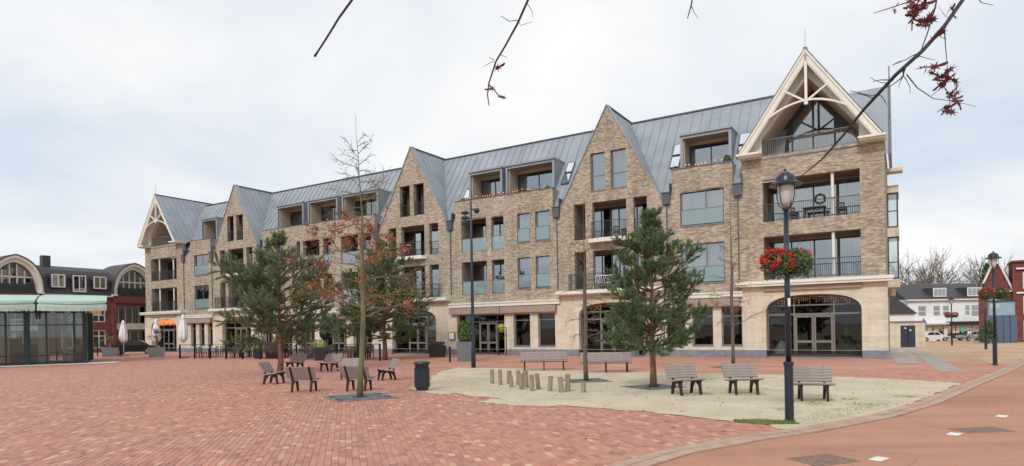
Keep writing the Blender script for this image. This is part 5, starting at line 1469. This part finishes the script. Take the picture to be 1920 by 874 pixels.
# tree grates
def grate(loc, w, rz, label, round_=False):
    t = thing("tree_grate", label, "tree grate", (*loc, .02), rz)
    m = MB(); m.solid([rect(-w/2, w/2, -w/2, w/2), rect(-w/2+.07, w/2-.07, -w/2+.07, w/2-.07)], 0, .018, lambda x, y, z: (x, z, y)); m.f = [f[::-1] for f in m.f]; m.build("frame", "planter_grey", t)
    m = MB(); m.box(-w/2+.07, w/2-.07, -w/2+.07, w/2-.07, .001, .003); m.build("soil", "soil", t)
    m = MB(); rr = .24
    while rr < w/2-.1:
        n = 40
        for j in range(n):
            if j % 5 == 0 and False: continue
            a0, a1 = 6.2832*j/n, 6.2832*(j+1)/n
            m.quad((rr*math.cos(a0), rr*math.sin(a0), .016), ((rr+.05)*math.cos(a0), (rr+.05)*math.sin(a0), .016), ((rr+.05)*math.cos(a1), (rr+.05)*math.sin(a1), .016), (rr*math.cos(a1), rr*math.sin(a1), .016))
        rr += .085
    for k in range(8):
        a = k*.7854; m.beam((.24*math.cos(a), .24*math.sin(a), .014), ((w/2-.07)*math.cos(a)*1.0, (w/2-.07)*math.sin(a), .014), .05, .008)
    for sx in (-1, 1):
        for sy in (-1, 1): m.box(*sorted((sx*(w/2-.07), sx*(w/2-.42))), *sorted((sy*(w/2-.07), sy*(w/2-.2))), .010, .015)
    m.build("iron_ring", "planter_grey", t)
grate((-4.56, 18.87), 1.75, .5, "square iron tree grate around the oak trunk")
grate((2.68, 23.22), 1.5, .2, "iron tree grate around the slim tree behind the stumps")
grate((4.51, 20.39), 1.5, .5, "iron tree grate around the dense pine")
grate((10.18, 29.27), 1.4, .5, "iron tree grate around the slim tree near the end pavilion")

# street lamps
def street_lamp(loc, label, h=5.05, collar=True):
    t = thing("street_lamp", label, "street lamp", loc, 0, "old style street lamps"); k = h/5.05
    m = MB(); m.lathe([(.105, 0), (.105, .04), (.085, .06), (.083, 1.12*k), (.098, 1.14*k), (.098, 1.20*k), (.075, 1.22*k)], 16); m.build("base", "lamp_paint", t)
    m = MB(); m.lathe([(.056, 1.22*k), (.053, 2.6*k), (.048, 4.24*k)], 14); m.build("pole", "lamp_paint", t, smooth=True)
    z = 4.24*k
    m = MB(); m.lathe([(.05, z), (.075, z+.02), (.06, z+.06), (.03, z+.08)], 16); m.build("lantern_foot", "lamp_paint", t)
    m = MB(); m.lathe([(.045, z+.10), (.09, z+.17), (.135, z+.32), (.155, z+.46), (.155, z+.50)], 20); m.build("lantern_glass", "lamp_glass", t, smooth=True)
    for q in range(4):
        a = q*1.5708+.6; ca, sa = math.cos(a), math.sin(a)
        pts = [(.05*ca, .05*sa, z+.03), (.15*ca, .15*sa, z+.12), (.19*ca, .19*sa, z+.28), (.195*ca, .195*sa, z+.50)]
        m = MB(); m.tube(pts, .011, 6); m.build("lantern_arm", "lamp_paint", t)
    m = MB(); m.lathe([(.20, z+.49), (.31, z+.50), (.315, z+.52), (.24, z+.56), (.20, z+.58), (.185, z+.66), (.15, z+.71), (.10, z+.73), (.095, z+.75), (.03, z+.77), (.02, z+.80), (.028, z+.815), (.012, z+.84)], 24); m.build("lantern_cap", "lamp_paint", t)
    return t
street_lamp((5.53, 12.71, .018), "dark street lamp with red flower baskets standing at the gravel edge")
street_lamp((21.09, 27.72, .008), "dark street lamp with flower basket standing in the tan paving", 4.95)
street_lamp((33.6, 45.0, gz(33.6, 45)), "dark street lamp without flowers behind the one in tan paving", 4.7)
street_lamp((41.6, 60.0, gz(41.6, 60)), "distant street lamp with a small dark red basket before the white house", 4.6)
# little sticker on the near lamp
m = MB(); m.box(-.02, .03, -.062, -.058, 2.32, 2.48); st = m.build("sticker", "sign_white"); st.location = (5.53, 12.71, .018); tag(st, "small white sticker on the near lamp pole", "sticker")

def basket(loc, R_, label, seed, red=.5, dense=1.0, lobes=2):
    t = thing("flower_basket", label, "flower basket", loc, 0, "hanging flower baskets"); r = random.Random(seed)
    for sg in (-1, 1):
        m = MB(); m.lathe([(.04, -.26), (.16, -.22), (.24, -.06), (.25, 0)], 14, (sg*R_*.55, 0)); m.build("bowl", "planter_dark", t)
        m = MB(); m.beam((0, 0, .02), (sg*R_*.55, 0, .02), .02, .02); m.build("bracket", "lamp_paint", t)
    gm, fm = MB(), MB()
    for k in range(int(2600*dense)):
        sg = r.choice((-1, 1)); a = r.uniform(0, 6.28); el = math.asin(r.uniform(-.75, 1)); rr = .30*r.uniform(.75, 1.12)
        p = Vector((sg*R_*.52 + .9*rr*math.cos(a)*math.cos(el), .9*rr*math.sin(a)*math.cos(el), rr*math.sin(el)*.92))
        if p.z < 0 and r.random() < .25: p.z -= r.uniform(0, .16)
        leaf_quad(gm, p, r, r.uniform(.022, .045))
    cl = []
    for k in range(int(46*red*dense*2)):
        sg = -1 if r.random() < .68 else 1; a = r.uniform(0, 6.28); el = math.asin(r.uniform(-.35, 1)); rr = .29
        if sg > 0 and r.random() < .55: continue
        cl.append(Vector((sg*R_*.52 + rr*math.cos(a)*math.cos(el), rr*math.sin(a)*math.cos(el), rr*math.sin(el)*.95)))
    for c in cl:
        for _ in range(26): leaf_quad(fm, c + Vector((r.gauss(0, .035), r.gauss(0, .035), r.gauss(0, .03))), r, r.uniform(.018, .034))
    gm.build("foliage", "leaf_green", t); fm.build("flowers", "flower_red", t)
basket((5.53, 12.71, 3.20), .40, "two hanging baskets of red flowers on the lamp at the gravel edge", 1, .8)
basket((21.09, 27.72, 3.12), .62, "hanging flower baskets, mostly green, on the lamp in tan paving", 2, .35)
basket((41.6, 60.0, gz(41.6, 60)+2.9), .6, "small dark red flower basket on the distant lamp", 3, .8, .6)

# tall light mast
t = thing("light_mast", "tall dark mast with floodlights between gravel and shop entrance", "light mast", (-1.99, 32.25, .01), 0)
m = MB(); m.lathe([(.115, 0), (.115, .9), (.085, 1.0), (.075, 4), (.055, 8.45), (.02, 8.5)], 14); m.build("pole", "lamp_paint", t, smooth=True)
for z in (7.35, 7.62, 7.88):
    m = MB(); m.lathe([(.06, z-.09), (.19, z-.06), (.21, z), (.16, z+.07), (.05, z+.1)], 16, (-.3, -.02)); m.build("floodlight", "lamp_paint", t, smooth=True)
m = MB(); m.beam((0, 0, 7.62), (-.3, 0, 7.62), .05, .05); m.beam((-.3, 0, 7.25), (-.3, 0, 7.98), .04, .04); m.build("bracket", "lamp_paint", t)
m = MB(); m.beam((0, 0, 8.05), (.32, 0, 8.05), .05, .05); m.build("bracket", "lamp_paint", t)
m = MB(); m.lathe([(.03, 7.84), (.13, 7.90), (.15, 8.0), (.12, 8.08), (.04, 8.12)], 14, (.3, -.02)); m.build("camera_dome", "lamp_paint", t, smooth=True)

# ================================================================== terrace in front of the left half
F0 = Vector((-27.0, 51.5)); F1 = Vector((-8.6, 41.15)); fd = (F1-F0).normalized(); FL = (F1-F0).length; fa = math.atan2(fd.y, fd.x)
t = thing("terrace_fence", "low dark post and wire railing around the cafe terrace", "fence", (F0.x, F0.y, .004), fa)
n = 11
for k in range(n+1):
    x = FL*k/n; m = MB(); m.box(x-.05, x+.05, -.05, .05, 0, 1.12); m.build("post", "black_metal", t)
for k in range(n):
    if k in (6,): continue
    a, b = FL*k/n+.05, FL*(k+1)/n-.05
    for z0, z1, w_ in ((1.07, 1.11, .02), (.14, .17, .012)):
        m = MB(); m.box(a, b, -w_, w_, z0, z1); m.build("rail", "black_metal", t)
    for z0 in (.4, .62, .84):
        m = MB(); m.box(a, b, -.006, .006, z0, z0+.014); m.build("wire", "black_metal", t)
t = thing("terrace_fence", "short dark railing between the glass kiosk and the palms", "fence", (-40.2, 60.4, .004), R(-28))
for k in range(5):
    m = MB(); m.box(k*1.2-.04, k*1.2+.04, -.04, .04, 0, 1.1); m.build("post", "black_metal", t)
m = MB(); m.box(.04, 4.76, -.025, .025, 1.04, 1.09); m.build("rail", "black_metal", t)
def table_set(): 
    t = thing("terrace_table", "dark wooden terrace table", "table", (0, 0, 0), 0, "tables on the cafe terrace")
    m = MB()
    m.box(-.6, .6, -.4, .4, .70, .74); m.build("table_top", "furniture", t)
    for sx in (-.5, .5):
        for sy in (-.32, .32):
            m = MB(); m.box(sx-.03, sx+.03, sy-.03, sy+.03, 0, .70); m.build("leg", "black_metal", t)
    return t
def chair():
    t = thing("terrace_chair", "dark terrace chair", "chair", (0, 0, 0), 0, "chairs on the cafe terrace")
    m = MB(); m.box(-.23, .23, -.22, .22, .43, .47); m.build("seat", "furniture", t)
    m = MB(); m.solid([rect(-.23, .23, .5, .9), rect(-.17, .17, .58, .66), rect(-.17, .17, .71, .79)], .19, .225); m.build("backrest", "furniture", t)
    for sx in (-.2, .2):
        for sy in (-.19, .2):
            m = MB(); m.box(sx-.018, sx+.018, sy-.018, sy+.018, 0, .43 if sy < 0 else .5); m.build("leg", "black_metal", t)
    return t
T0, C0_ = table_set(), chair(); rt = random.Random(4); first = [True, True]
nu = Vector((-fd.y, fd.x))
def put(root, i, x, y, z, rz, label):
    if first[i]: o = root; first[i] = False
    else: o = dup(root)
    o.location = (x, y, z); o.rotation_euler = (0, 0, rz); o["label"] = label
for i in range(9):
    row = i % 2
    p = F0 + fd*(1.4 + i*2.05) + nu*(1.6 + 2.3*row)
    put(T0, 0, p.x, p.y, .005, fa + rt.uniform(-.1, .1), "dark wooden table on the cafe terrace behind the railing")
    for sg in (-1, 1):
        for q in (-.3, .3):
            c = p + nu*(sg*.75) + fd*q; put(C0_, 1, c.x, c.y, .005, fa + (0 if sg > 0 else math.pi) + rt.uniform(-.25, .25), "dark terrace chair drawn up to a cafe table")

def foliage_ball(m, c, rx, rz_, n, s, r):
    for _ in range(n):
        v = Vector((r.gauss(0, 1), r.gauss(0, 1), r.gauss(0, 1))).normalized()*r.uniform(.55, 1)**.5
        leaf_quad(m, Vector(c) + Vector((v.x*rx, v.y*rx, v.z*rz_)), r, s*r.uniform(.6, 1.3))
rp_ = random.Random(6)
def pot(loc, w, h, mat, leaf, lh, label, rz=0, n=500, s=.07, boxy=False, name="planter", tap=.85):
    t = thing(name, label, "planter", (*loc, .008), rz)
    m = MB(); a = w/2*tap; b = w/2; i = 0
    m.v = [(-a, -a, 0), (a, -a, 0), (a, a, 0), (-a, a, 0), (-b, -b, h), (b, -b, h), (b, b, h), (-b, b, h), (-b+.06, -b+.06, h), (b-.06, -b+.06, h), (b-.06, b-.06, h), (-b+.06, b-.06, h), (-b+.06, -b+.06, h-.08), (b-.06, -b+.06, h-.08), (b-.06, b-.06, h-.08), (-b+.06, b-.06, h-.08)]
    m.f = [(3, 2, 1, 0)] + [(k, (k+1) % 4, (k+1) % 4+4, k+4) for k in range(4)] + [(k+4, (k+1) % 4+4, (k+1) % 4+8, k+8) for k in range(4)] + [(k+8, (k+1) % 4+8, (k+1) % 4+12, k+12) for k in range(4)] + [(12, 13, 14, 15)]
    m.build("box", mat, t)
    if leaf:
        m = MB()
        if boxy:
            for _ in range(n): leaf_quad(m, Vector((rp_.uniform(-b, b)*.96, rp_.uniform(-b, b)*.96, h + rp_.uniform(-.05, lh))), rp_, s*rp_.uniform(.6, 1.3))
        else: foliage_ball(m, (0, 0, h + lh*.45), w*.6, lh*.55, n, s, rp_)
        m.build("plant", leaf, t)
    return t
pot((-5.36, 45.25), 1.0, .82, "planter_dark", "leaf_green", .28, "black square planter with clipped green hedge by the arched doors", .55, 700, .06, True)
pot((-2.87, 38.9), .85, 1.2, "planter_grey", "leaf_green", 1.35, "tall pale grey planter with a leafy bush by the shop entrance", .55, 1100, .08)
pot((-19.45, 48.5), .7, .75, "planter_dark", "leaf_yellow", .5, "dark pot of yellow green plants left of the brown tub", .4, 380, .06)
pot((-18.2, 48.3), 1.3, 1.1, "furniture", None, 0, "large brown tub on the cafe terrace edge", .4)
pot((-13.2, 43.47), .8, .85, "planter_dark", "leaf_yellow", .6, "dark pot of yellow green plants beside the railing", .4, 420, .06)
pot((7.9, 41.3), .55, .9, "planter_grey", "leaf_green", .5, "pale planter beside the arched doors behind the dense pine", .55, 260, .06)
def palm(loc, label, hh):
    t = pot(loc, 1.35, .85, "planter_grey", None, 0, label, .5, name="palm_planter")
    m = MB(); m.tube([(0, 0, .75), (.05, 0, 1.3), (0, .03, hh)], [.13, .11, .10], 9); m.build("palm_trunk", "pine_bark", t)
    m = MB(); r = rp_
    for k in range(26):
        a = 2.4*k; el = r.uniform(-.1, 1.1); L_ = r.uniform(.6, .95); pts = [Vector((0, 0, hh))]; d = Vector((math.cos(a)*math.cos(el), math.sin(a)*math.cos(el), math.sin(el)))
        for q in range(5): d = (d + Vector((0, 0, -.16))).normalized(); pts.append(pts[-1] + d*L_/5)
        for q in range(1, 5):
            for sg in (-1, 1):
                sd_ = d.cross(Vector((0, 0, 1))); sd_ = sd_.normalized() if sd_.length > .01 else Vector((1, 0, 0))
                for e_ in range(2):
                    b = pts[q].lerp(pts[q+1], e_*.5); v = (sd_*sg + (pts[q+1]-pts[q]).normalized()*.9).normalized(); m.tri(b, b + (pts[q+1]-pts[q])*.35, b + v*.28)
    m.build("fronds", "palm_leaf", t)
palm((-36.91, 58.21), "grey planter with a small brownish palm near the glass kiosk", 1.75); palm((-30.75, 54.83), "grey planter with a small palm before the left end pavilion", 1.9)
def parasol(loc, h, label, mat="cloth_white", g="closed white parasols"):
    t = thing("closed_parasol", label, "parasol", (*loc, .005), rp_.uniform(0, 3), g)
    m = MB(); m.box(-.3, .3, -.3, .3, 0, .09); m.build("base", "planter_grey", t)
    m = MB(); m.tube([(0, 0, .09), (0, 0, h)], .03, 8); m.build("pole", "frame_white" if mat == "cloth_white" else "black_metal", t)
    m = MB(); m.lathe([(.10, h*.36), (.30, h*.44), (.34, h*.52), (.29, h*.68), (.20, h*.82), (.13, h*.90), (.15, h*.915), (.09, h*.97), (.02, h*1.0)], 28, lobes=7, amp=.17); m.build("cloth", mat, t, smooth=True)
    m = MB(); m.lathe([(.30, h*.60), (.31, h*.62), (.295, h*.64)], 20); m.build("strap", mat, t)
parasol((-36.1, 58.9), 3.35, "closed white parasol beside the first palm planter"); parasol((-32.2, 57.4), 3.4, "closed white parasol behind the second palm planter"); parasol((-26.9, 51.9), 3.6, "closed white parasol at the corner of the terrace railing")
parasol((-13.8, 46.7), 3.6, "closed black parasol on the terrace among the pines", "cloth_black", None)

# ================================================================== lights, flowers and things on the balconies
def AP_(s, d, z): p = FP(s, d); return (p[0], p[1], z)
def string_lights(s0, s1, zt, d, n, label, strength="warm_bulb", drop=(.15, .5), arch_=None, sz=.018):
    t = thing("string_lights", label, "string lights", AP_((s0+s1)/2, d, zt), -A_F, "warm string lights"); r = random.Random(int(s0*10)+n)
    wm, bm = MB(), MB(); c = (s0+s1)/2
    for k in range(n):
        s = s0 + (s1-s0)*(k+.5)/n - c; zz = arch_(s) if arch_ else 0
        L_ = r.uniform(*drop); wm.box(-s-.004, -s+.004, -.004, .004, zz-L_, zz)
        for q in range(max(1, int(L_/.09))): z = zz - .05 - q*.09; bm.box(-s-sz/2+r.uniform(-.015, .015), -s+sz/2, -sz/2, sz/2, z-sz/2, z+sz/2)
    wm.build("wire", "black_metal", t); bm.build("bulbs", strength, t)
ar = lambda hw, zs, zt: (lambda s: ((zt-zs)*(max(0, 1-(min(1, abs(s)/hw))**2.67))**.41) - (zt-zs) - .06)
string_lights(1.6, 5.4, 3.58, .38, 34, "warm icicle lights hanging in the arch of the end pavilion doors", arch_=ar(2.45, 2.66, 3.6))
string_lights(14.0, 17.4, 3.56, .38, 28, "warm icicle lights in the arched doorway behind the bare slim tree", arch_=ar(2.3, 2.66, 3.58))
string_lights(66.3, 70.2, 3.55, .30, 60, "bright orange icicle lights in the arch of the left end pavilion", drop=(.25, .7), sz=.04)
string_lights(53.8, 57.2, 3.55, .38, 40, "orange icicle lights in the arched doorway behind the spreading pine", drop=(.15, .45), sz=.022)
def garland(s0, s1, z, label, seed, red=.5, dens=1.0):
    t = thing("balcony_garland", label, "garland", AP_((s0+s1)/2, .05, z), -A_F, "lit garlands on the parapets"); r = random.Random(seed); c = (s0+s1)/2
    L_ = s1-s0; gm, fm, bm = MB(), MB(), MB()
    for k in range(int(L_*42*dens)):
        s = r.uniform(-L_/2, L_/2)
        w = .5 + .5*math.sin(s*2.3 + seed)
        if r.random() > .35 + .6*w: continue
        leaf_quad(gm, Vector((s, r.uniform(-.05, .12), r.uniform(.0, .10 + .16*w))), r, .05)
    for k in range(int(L_*5)):
        s = -L_/2 + L_*k/(L_*5); zz = .12 + .05*math.sin(s*3.1+seed)
        (bm if r.random() < .5 else fm).box(s-.022, s+.022, -.10, -.06, zz-.022, zz+.022)
    for k in range(int(L_*14*red)):
        s = r.uniform(-L_/2, L_/2); leaf_quad(fm, Vector((s, r.uniform(-.08, .1), r.uniform(.05, .25))), r, .05)
    gm.build("greenery", "leaf_green", t); fm.build("flowers", "flower_red", t); bm.build("bulbs", "warm_bulb", t)
garland(20.3, 28.1, 11.78, "red and orange garland with flowers on the parapet of the middle bay", 2, .8)
garland(7.9, 11.3, 11.78, "orange lit garland on the parapet next to the end pavilion", 5, .3, .6)
t = pot((0, 0), .4, .4, "planter_dark", "leaf_green", .75, "round green potted bush on the roof terrace next to the end pavilion", 0, 380, .07); t.location = AP_(8.15, .6, 11.2); 
t = pot((0, 0), .35, .35, "planter_dark", "leaf_green", .55, "small green potted bush on the middle roof terrace", 0, 220, .06); t.location = AP_(20.6, .6, 11.2)
t = pot((0, 0), .35, .35, "planter_dark", "leaf_green", .55, "small green potted bush at the far end of the middle roof terrace", 0, 220, .06); t.location = AP_(28.0, .6, 11.2)
for s, z, lb in ((4.6, 7.9, "dark chair on the upper balcony of the end pavilion"), (2.0, 7.9, "dark chair beside the column on the upper balcony of the end pavilion"), (15.5, 7.9, "dark chair on the upper balcony of the first plain gable"), (26.6, 4.55, "dark chair behind the glass rail of the middle bay")):
    o = dup(C0_, AP_(s, .85, z-.018), -A_F + .4, lb); o["group"] = "chairs on balconies"
o = dup(T0, AP_(3.4, .95, 7.882), -A_F, "dark table on the upper balcony of the end pavilion"); o["group"] = "tables on balconies"
t = thing("balcony_bench", "white lattice bench on the lower balcony of the first plain gable", "bench", AP_(15.9, .02, 4.45), -A_F)
m = MB()
for k in range(9): m.beam((-.75+k*.16, 0, .3), (-.75+k*.16+.2, 0, .9), .025, .02)
for k in range(9): m.beam((-.55+k*.16, .025, .3), (-.75+k*.16, .025, .9), .025, .02)
m.build("lattice", "frame_white", t)
m = MB(); m.solid([rect(-.85, .85, .25, .98), rect(-.78, .78, .31, .92)], -.02, .045); m.build("back_frame", "frame_white", t)
m = MB(); m.box(-.85, .85, -.40, -.021, .40, .44); m.build("seat", "frame_white", t)
for x in (-.82, .82):
    m = MB(); m.box(x-.03, x+.03, -.40, .04, 0.0, .249); m.build("leg", "frame_white", t)
# wreath on the upper balcony glazing
t = thing("door_wreath", "round green wreath on the upper balcony window of the end pavilion", "wreath", AP_(3.2, 1.86, 9.25), -A_F)
m = MB(); rr = random.Random(2)
for _ in range(360):
    a = rr.uniform(0, 6.28); leaf_quad(m, Vector((.26*math.cos(a) + rr.gauss(0, .03), rr.gauss(0, .02), .26*math.sin(a) + rr.gauss(0, .03))), rr, .04)
m.build("foliage", "needles", t)
# shop entrance details
t = thing("menu_box", "small grey display box on the cream wall by the shop entrance", "display box", AP_(28.75, -.12, 1.15), -A_F)
m = MB(); m.box(-.28, .28, -.06, .06, 0, .6); m.build("frame", "frame_taupe", t); m = MB(); m.box(-.22, .22, -.068, -.061, .06, .54); m.build("panel", "sign_white", t)
t = thing("bauble", "yellow green ball ornament hanging in the shop doorway", "ornament", AP_(24.45, .3, 2.0), -A_F)
m = MB(); m.lathe([(.02, -.36), (.2, -.3), (.34, -.1), (.36, 0), (.34, .1), (.2, .3), (.02, .36)], 16); m.build("ball", "leaf_yellow", t, smooth=True); m = MB(); m.tube([(0, 0, .34), (0, 0, 1.0)], .008, 5); m.build("cord", "black_metal", t)
t = thing("entrance_frame", "slim black metal frame standing beside the shop doors", "frame", AP_(23.75, -.75, .008), -A_F)
m = MB(); m.box(-.35, -.30, -.03, .03, 0, 2.0); m.build("post", "black_metal", t); m = MB(); m.box(.30, .35, -.03, .03, 0, 2.0); m.build("post", "black_metal", t); m = MB(); m.box(-.35, .35, -.03, .03, 2.0, 2.05); m.build("top_rail", "black_metal", t)
t = thing("bollard", "thin black bollard by the tall grey planter", "bollard", (-3.75, 38.0, .008), 0); m = MB(); m.lathe([(.06, 0), (.06, .8), (.075, .82), (.075, .9), (.03, .95)], 12); m.build("post", "black_metal", t)
# shop window displays
rd_ = random.Random(12)
for s, mat, h, lb in ((5.3, "cloth_white", .9, "white draped display behind the end pavilion glass"), (1.9, "needles", 1.6, "dark cone shaped tree displayed behind the end pavilion glass")):
    t = thing("shop_display", lb, "display", AP_(s, 1.1, .1), -A_F)
    m = MB(); m.lathe([(.45, 0), (.40, h*.3), (.25, h*.6), (.12, h*.85), (.02, h)], 18, lobes=6, amp=.15); m.build("drape", mat, t)

# ================================================================== vehicles
def car(loc, rz, mat, label):
    t = thing("parked_car", label, "car", loc, rz, "parked cars"); 
    body = [(-2.1, .35), (-2.12, .62), (-2.0, .80), (-1.2, .90), (1.55, .92), (2.0, .86), (2.08, .55), (2.05, .3), (1.75, .28), (1.62, .5), (1.42, .6), (1.2, .6), (1.02, .5), (.92, .26), (-.92, .26), (-1.02, .5), (-1.2, .6), (-1.42, .6), (-1.62, .5), (-1.75, .28)]
    m = MB(); m.solid([body], -.85, .85); m.build("body", mat, t)
    m = MB(); cab = [(-1.15, .90), (-.55, 1.42), (.85, 1.46), (1.55, .92)]; top = [(-.95, .90), (-.5, 1.40), (.8, 1.44), (1.4, .92)]
    m.v = [(x, -.80 + .14*(z-.9), z) for x, z in cab] + [(x, .80 - .14*(z-.9), z) for x, z in cab]; m.f = [(0, 3, 2, 1), (4, 5, 6, 7), (0, 1, 5, 4), (1, 2, 6, 5), (2, 3, 7, 6)]; m.build("cabin", mat, t)
    for y in (-1, 1):
        for (a, b, c, d) in (((-.85, .95), (-.45, 1.34), (.05, 1.37), (.05, .95)), ((.12, .95), (.12, 1.37), (.75, 1.38), (1.2, .95))):
            m = MB(); P = [(x, y*(.812 - .14*(z-.9)), z) for x, z in (a, b, c, d)]; m.quad(*(P if y > 0 else P[::-1])); m.build("side_window", "black_metal", t)
    m = MB(); m.quad((-1.17, -.68, .95), (-1.17, .68, .95), (-.62, .62, 1.39), (-.62, -.62, 1.39)); m.build("windscreen", "glass_roof", t)
    for x in (-1.3, 1.3):
        for y in (-.78, .78):
            m = MB(); m.tube([(x, y-.1, .31), (x, y+.1, .31)], .31, 16); w = m.build("wheel", "tyre", t)
            m = MB(); m.tube([(x, y-.108, .31), (x, y+.108, .31)], .19, 12); m.build("rim", "rim", w)
    for y in (-.6, .6):
        m = MB(); m.box(-2.14, -2.05, y-.16, y+.16, .62, .75); m.build("headlight", "sign_white", t)
        m = MB(); m.box(2.0, 2.08, y-.16, y+.16, .66, .80); m.build("tail_light", "flower_red", t)
car((-38.4, 64.5, .004), R(200), "car_dark", "dark car parked behind the closed parasols")
for x, y, rz, mt, lb in ((70.0, 96.5, 5, "car_silver", "silver car parked in front of the lit shops"), (63.6, 96, 175, "car_white", "pale car parked beside the bicycles"), (74.5, 95, 0, "car_dark", "dark car parked under the black shop canopy")):
    car((x, y, gz(x, y)), R(rz), mt, lb)
def bike(loc, rz, label):
    t = thing("bicycle", label, "bicycle", loc, rz, "bicycles parked by the shops")
    for x in (-.52, .52):
        m = MB(); pts = [(x + .33*math.cos(a), 0, .34 + .33*math.sin(a)) for a in [k*.3927 for k in range(17)]]; m.tube(pts, .02, 5, cap=False); m.build("wheel", "tyre", t)
    m = MB(); 
    for a, b in (((-.52, 0, .34), (-.1, 0, .32)), ((-.1, 0, .32), (-.22, 0, .85)), ((-.22, 0, .8), (.36, 0, .82)), ((-.1, 0, .32), (.38, 0, .74)), ((.52, 0, .34), (.36, 0, .98)), ((-.52, 0, .34), (-.21, 0, .78))): m.tube([a, b], .018, 5)
    m.build("frame", "black_metal", t)
    m = MB(); m.box(-.34, -.12, -.07, .07, .86, .92); m.build("saddle", "black_metal", t)
    m = MB(); m.beam((.34, -.28, 1.02), (.34, .28, 1.02), .03, .03); m.build("handlebar", "black_metal", t)
for i in range(7): bike((60.5 + i*1.15, 88 + .3*(i % 2), gz(62, 88)), R(70 + 8*i), "dark bicycle standing in the row before the lit shops")
# signs
t = thing("street_sign", "tall brown pole with a teal street name plate", "sign", (50.2, 66, gz(50.2, 66)), 0)
m = MB(); m.tube([(0, 0, 0), (0, 0, 4.9)], .09, 8); m.build("pole", "pine_bark", t); m = MB(); m.box(-.5, .5, -.12, -.091, 3.75, 4.1); m.build("plate", "canopy_green", t)
t = thing("crossing_sign", "small blue traffic sign before the white house", "sign", (54.5, 84, gz(54.5, 84)), 0)
m = MB(); m.tube([(0, 0, 0), (0, 0, 3.3)], .04, 8); m.build("pole", "planter_grey", t); m = MB(); m.solid([[(-.45, 2.4), (.45, 2.4), (.0, 3.2)]], -.07, -.045); m.build("plate", "sign_blue", t)
t = thing("pharmacy_sign", "small lit green sign by the shops", "sign", (69.9, 98.3, gz(69.9, 98)+1.6), 0)
m = MB(); m.solid([[(-.15, -.45), (.15, -.45), (.15, -.15), (.45, -.15), (.45, .15), (.15, .15), (.15, .45), (-.15, .45), (-.15, .15), (-.45, .15), (-.45, -.15), (-.15, -.15)]], -.05, .05); m.build("cross", "lit_sign", t)
m = MB(); m.box(-.03, .03, .05, 1.7, .0, .06); m.build("bracket", "black_metal", t)
t = thing("string_lights", "orange lights on shrubs before the red gabled house", "string lights", (60.5, 73.5, gz(60, 73)), 0); m = MB(); r = random.Random(5)
for _ in range(160): p = (r.gauss(0, .5), r.gauss(0, .3), abs(r.gauss(1.3, .6))); m.box(p[0]-.05, p[0]+.05, p[1]-.05, p[1]+.05, p[2]-.05, p[2]+.05)
m.build("bulbs", "warm_bulb", t); m = MB(); foliage_ball(m, (0, 0, 1.2), .8, 1.2, 400, .15, r); m.build("shrub", "dry_leaf", t)

# small clustered parts nobody could count stay joined
for o in list(C.objects):
    b = o.name.split('.')[0]
    if o.parent and b in ("bulbs", "flowers", "foliage", "greenery", "icicle_light", "crown", "limbs", "twig", "fronds", "plant", "glazing_bar"): o["kind"] = "stuff"
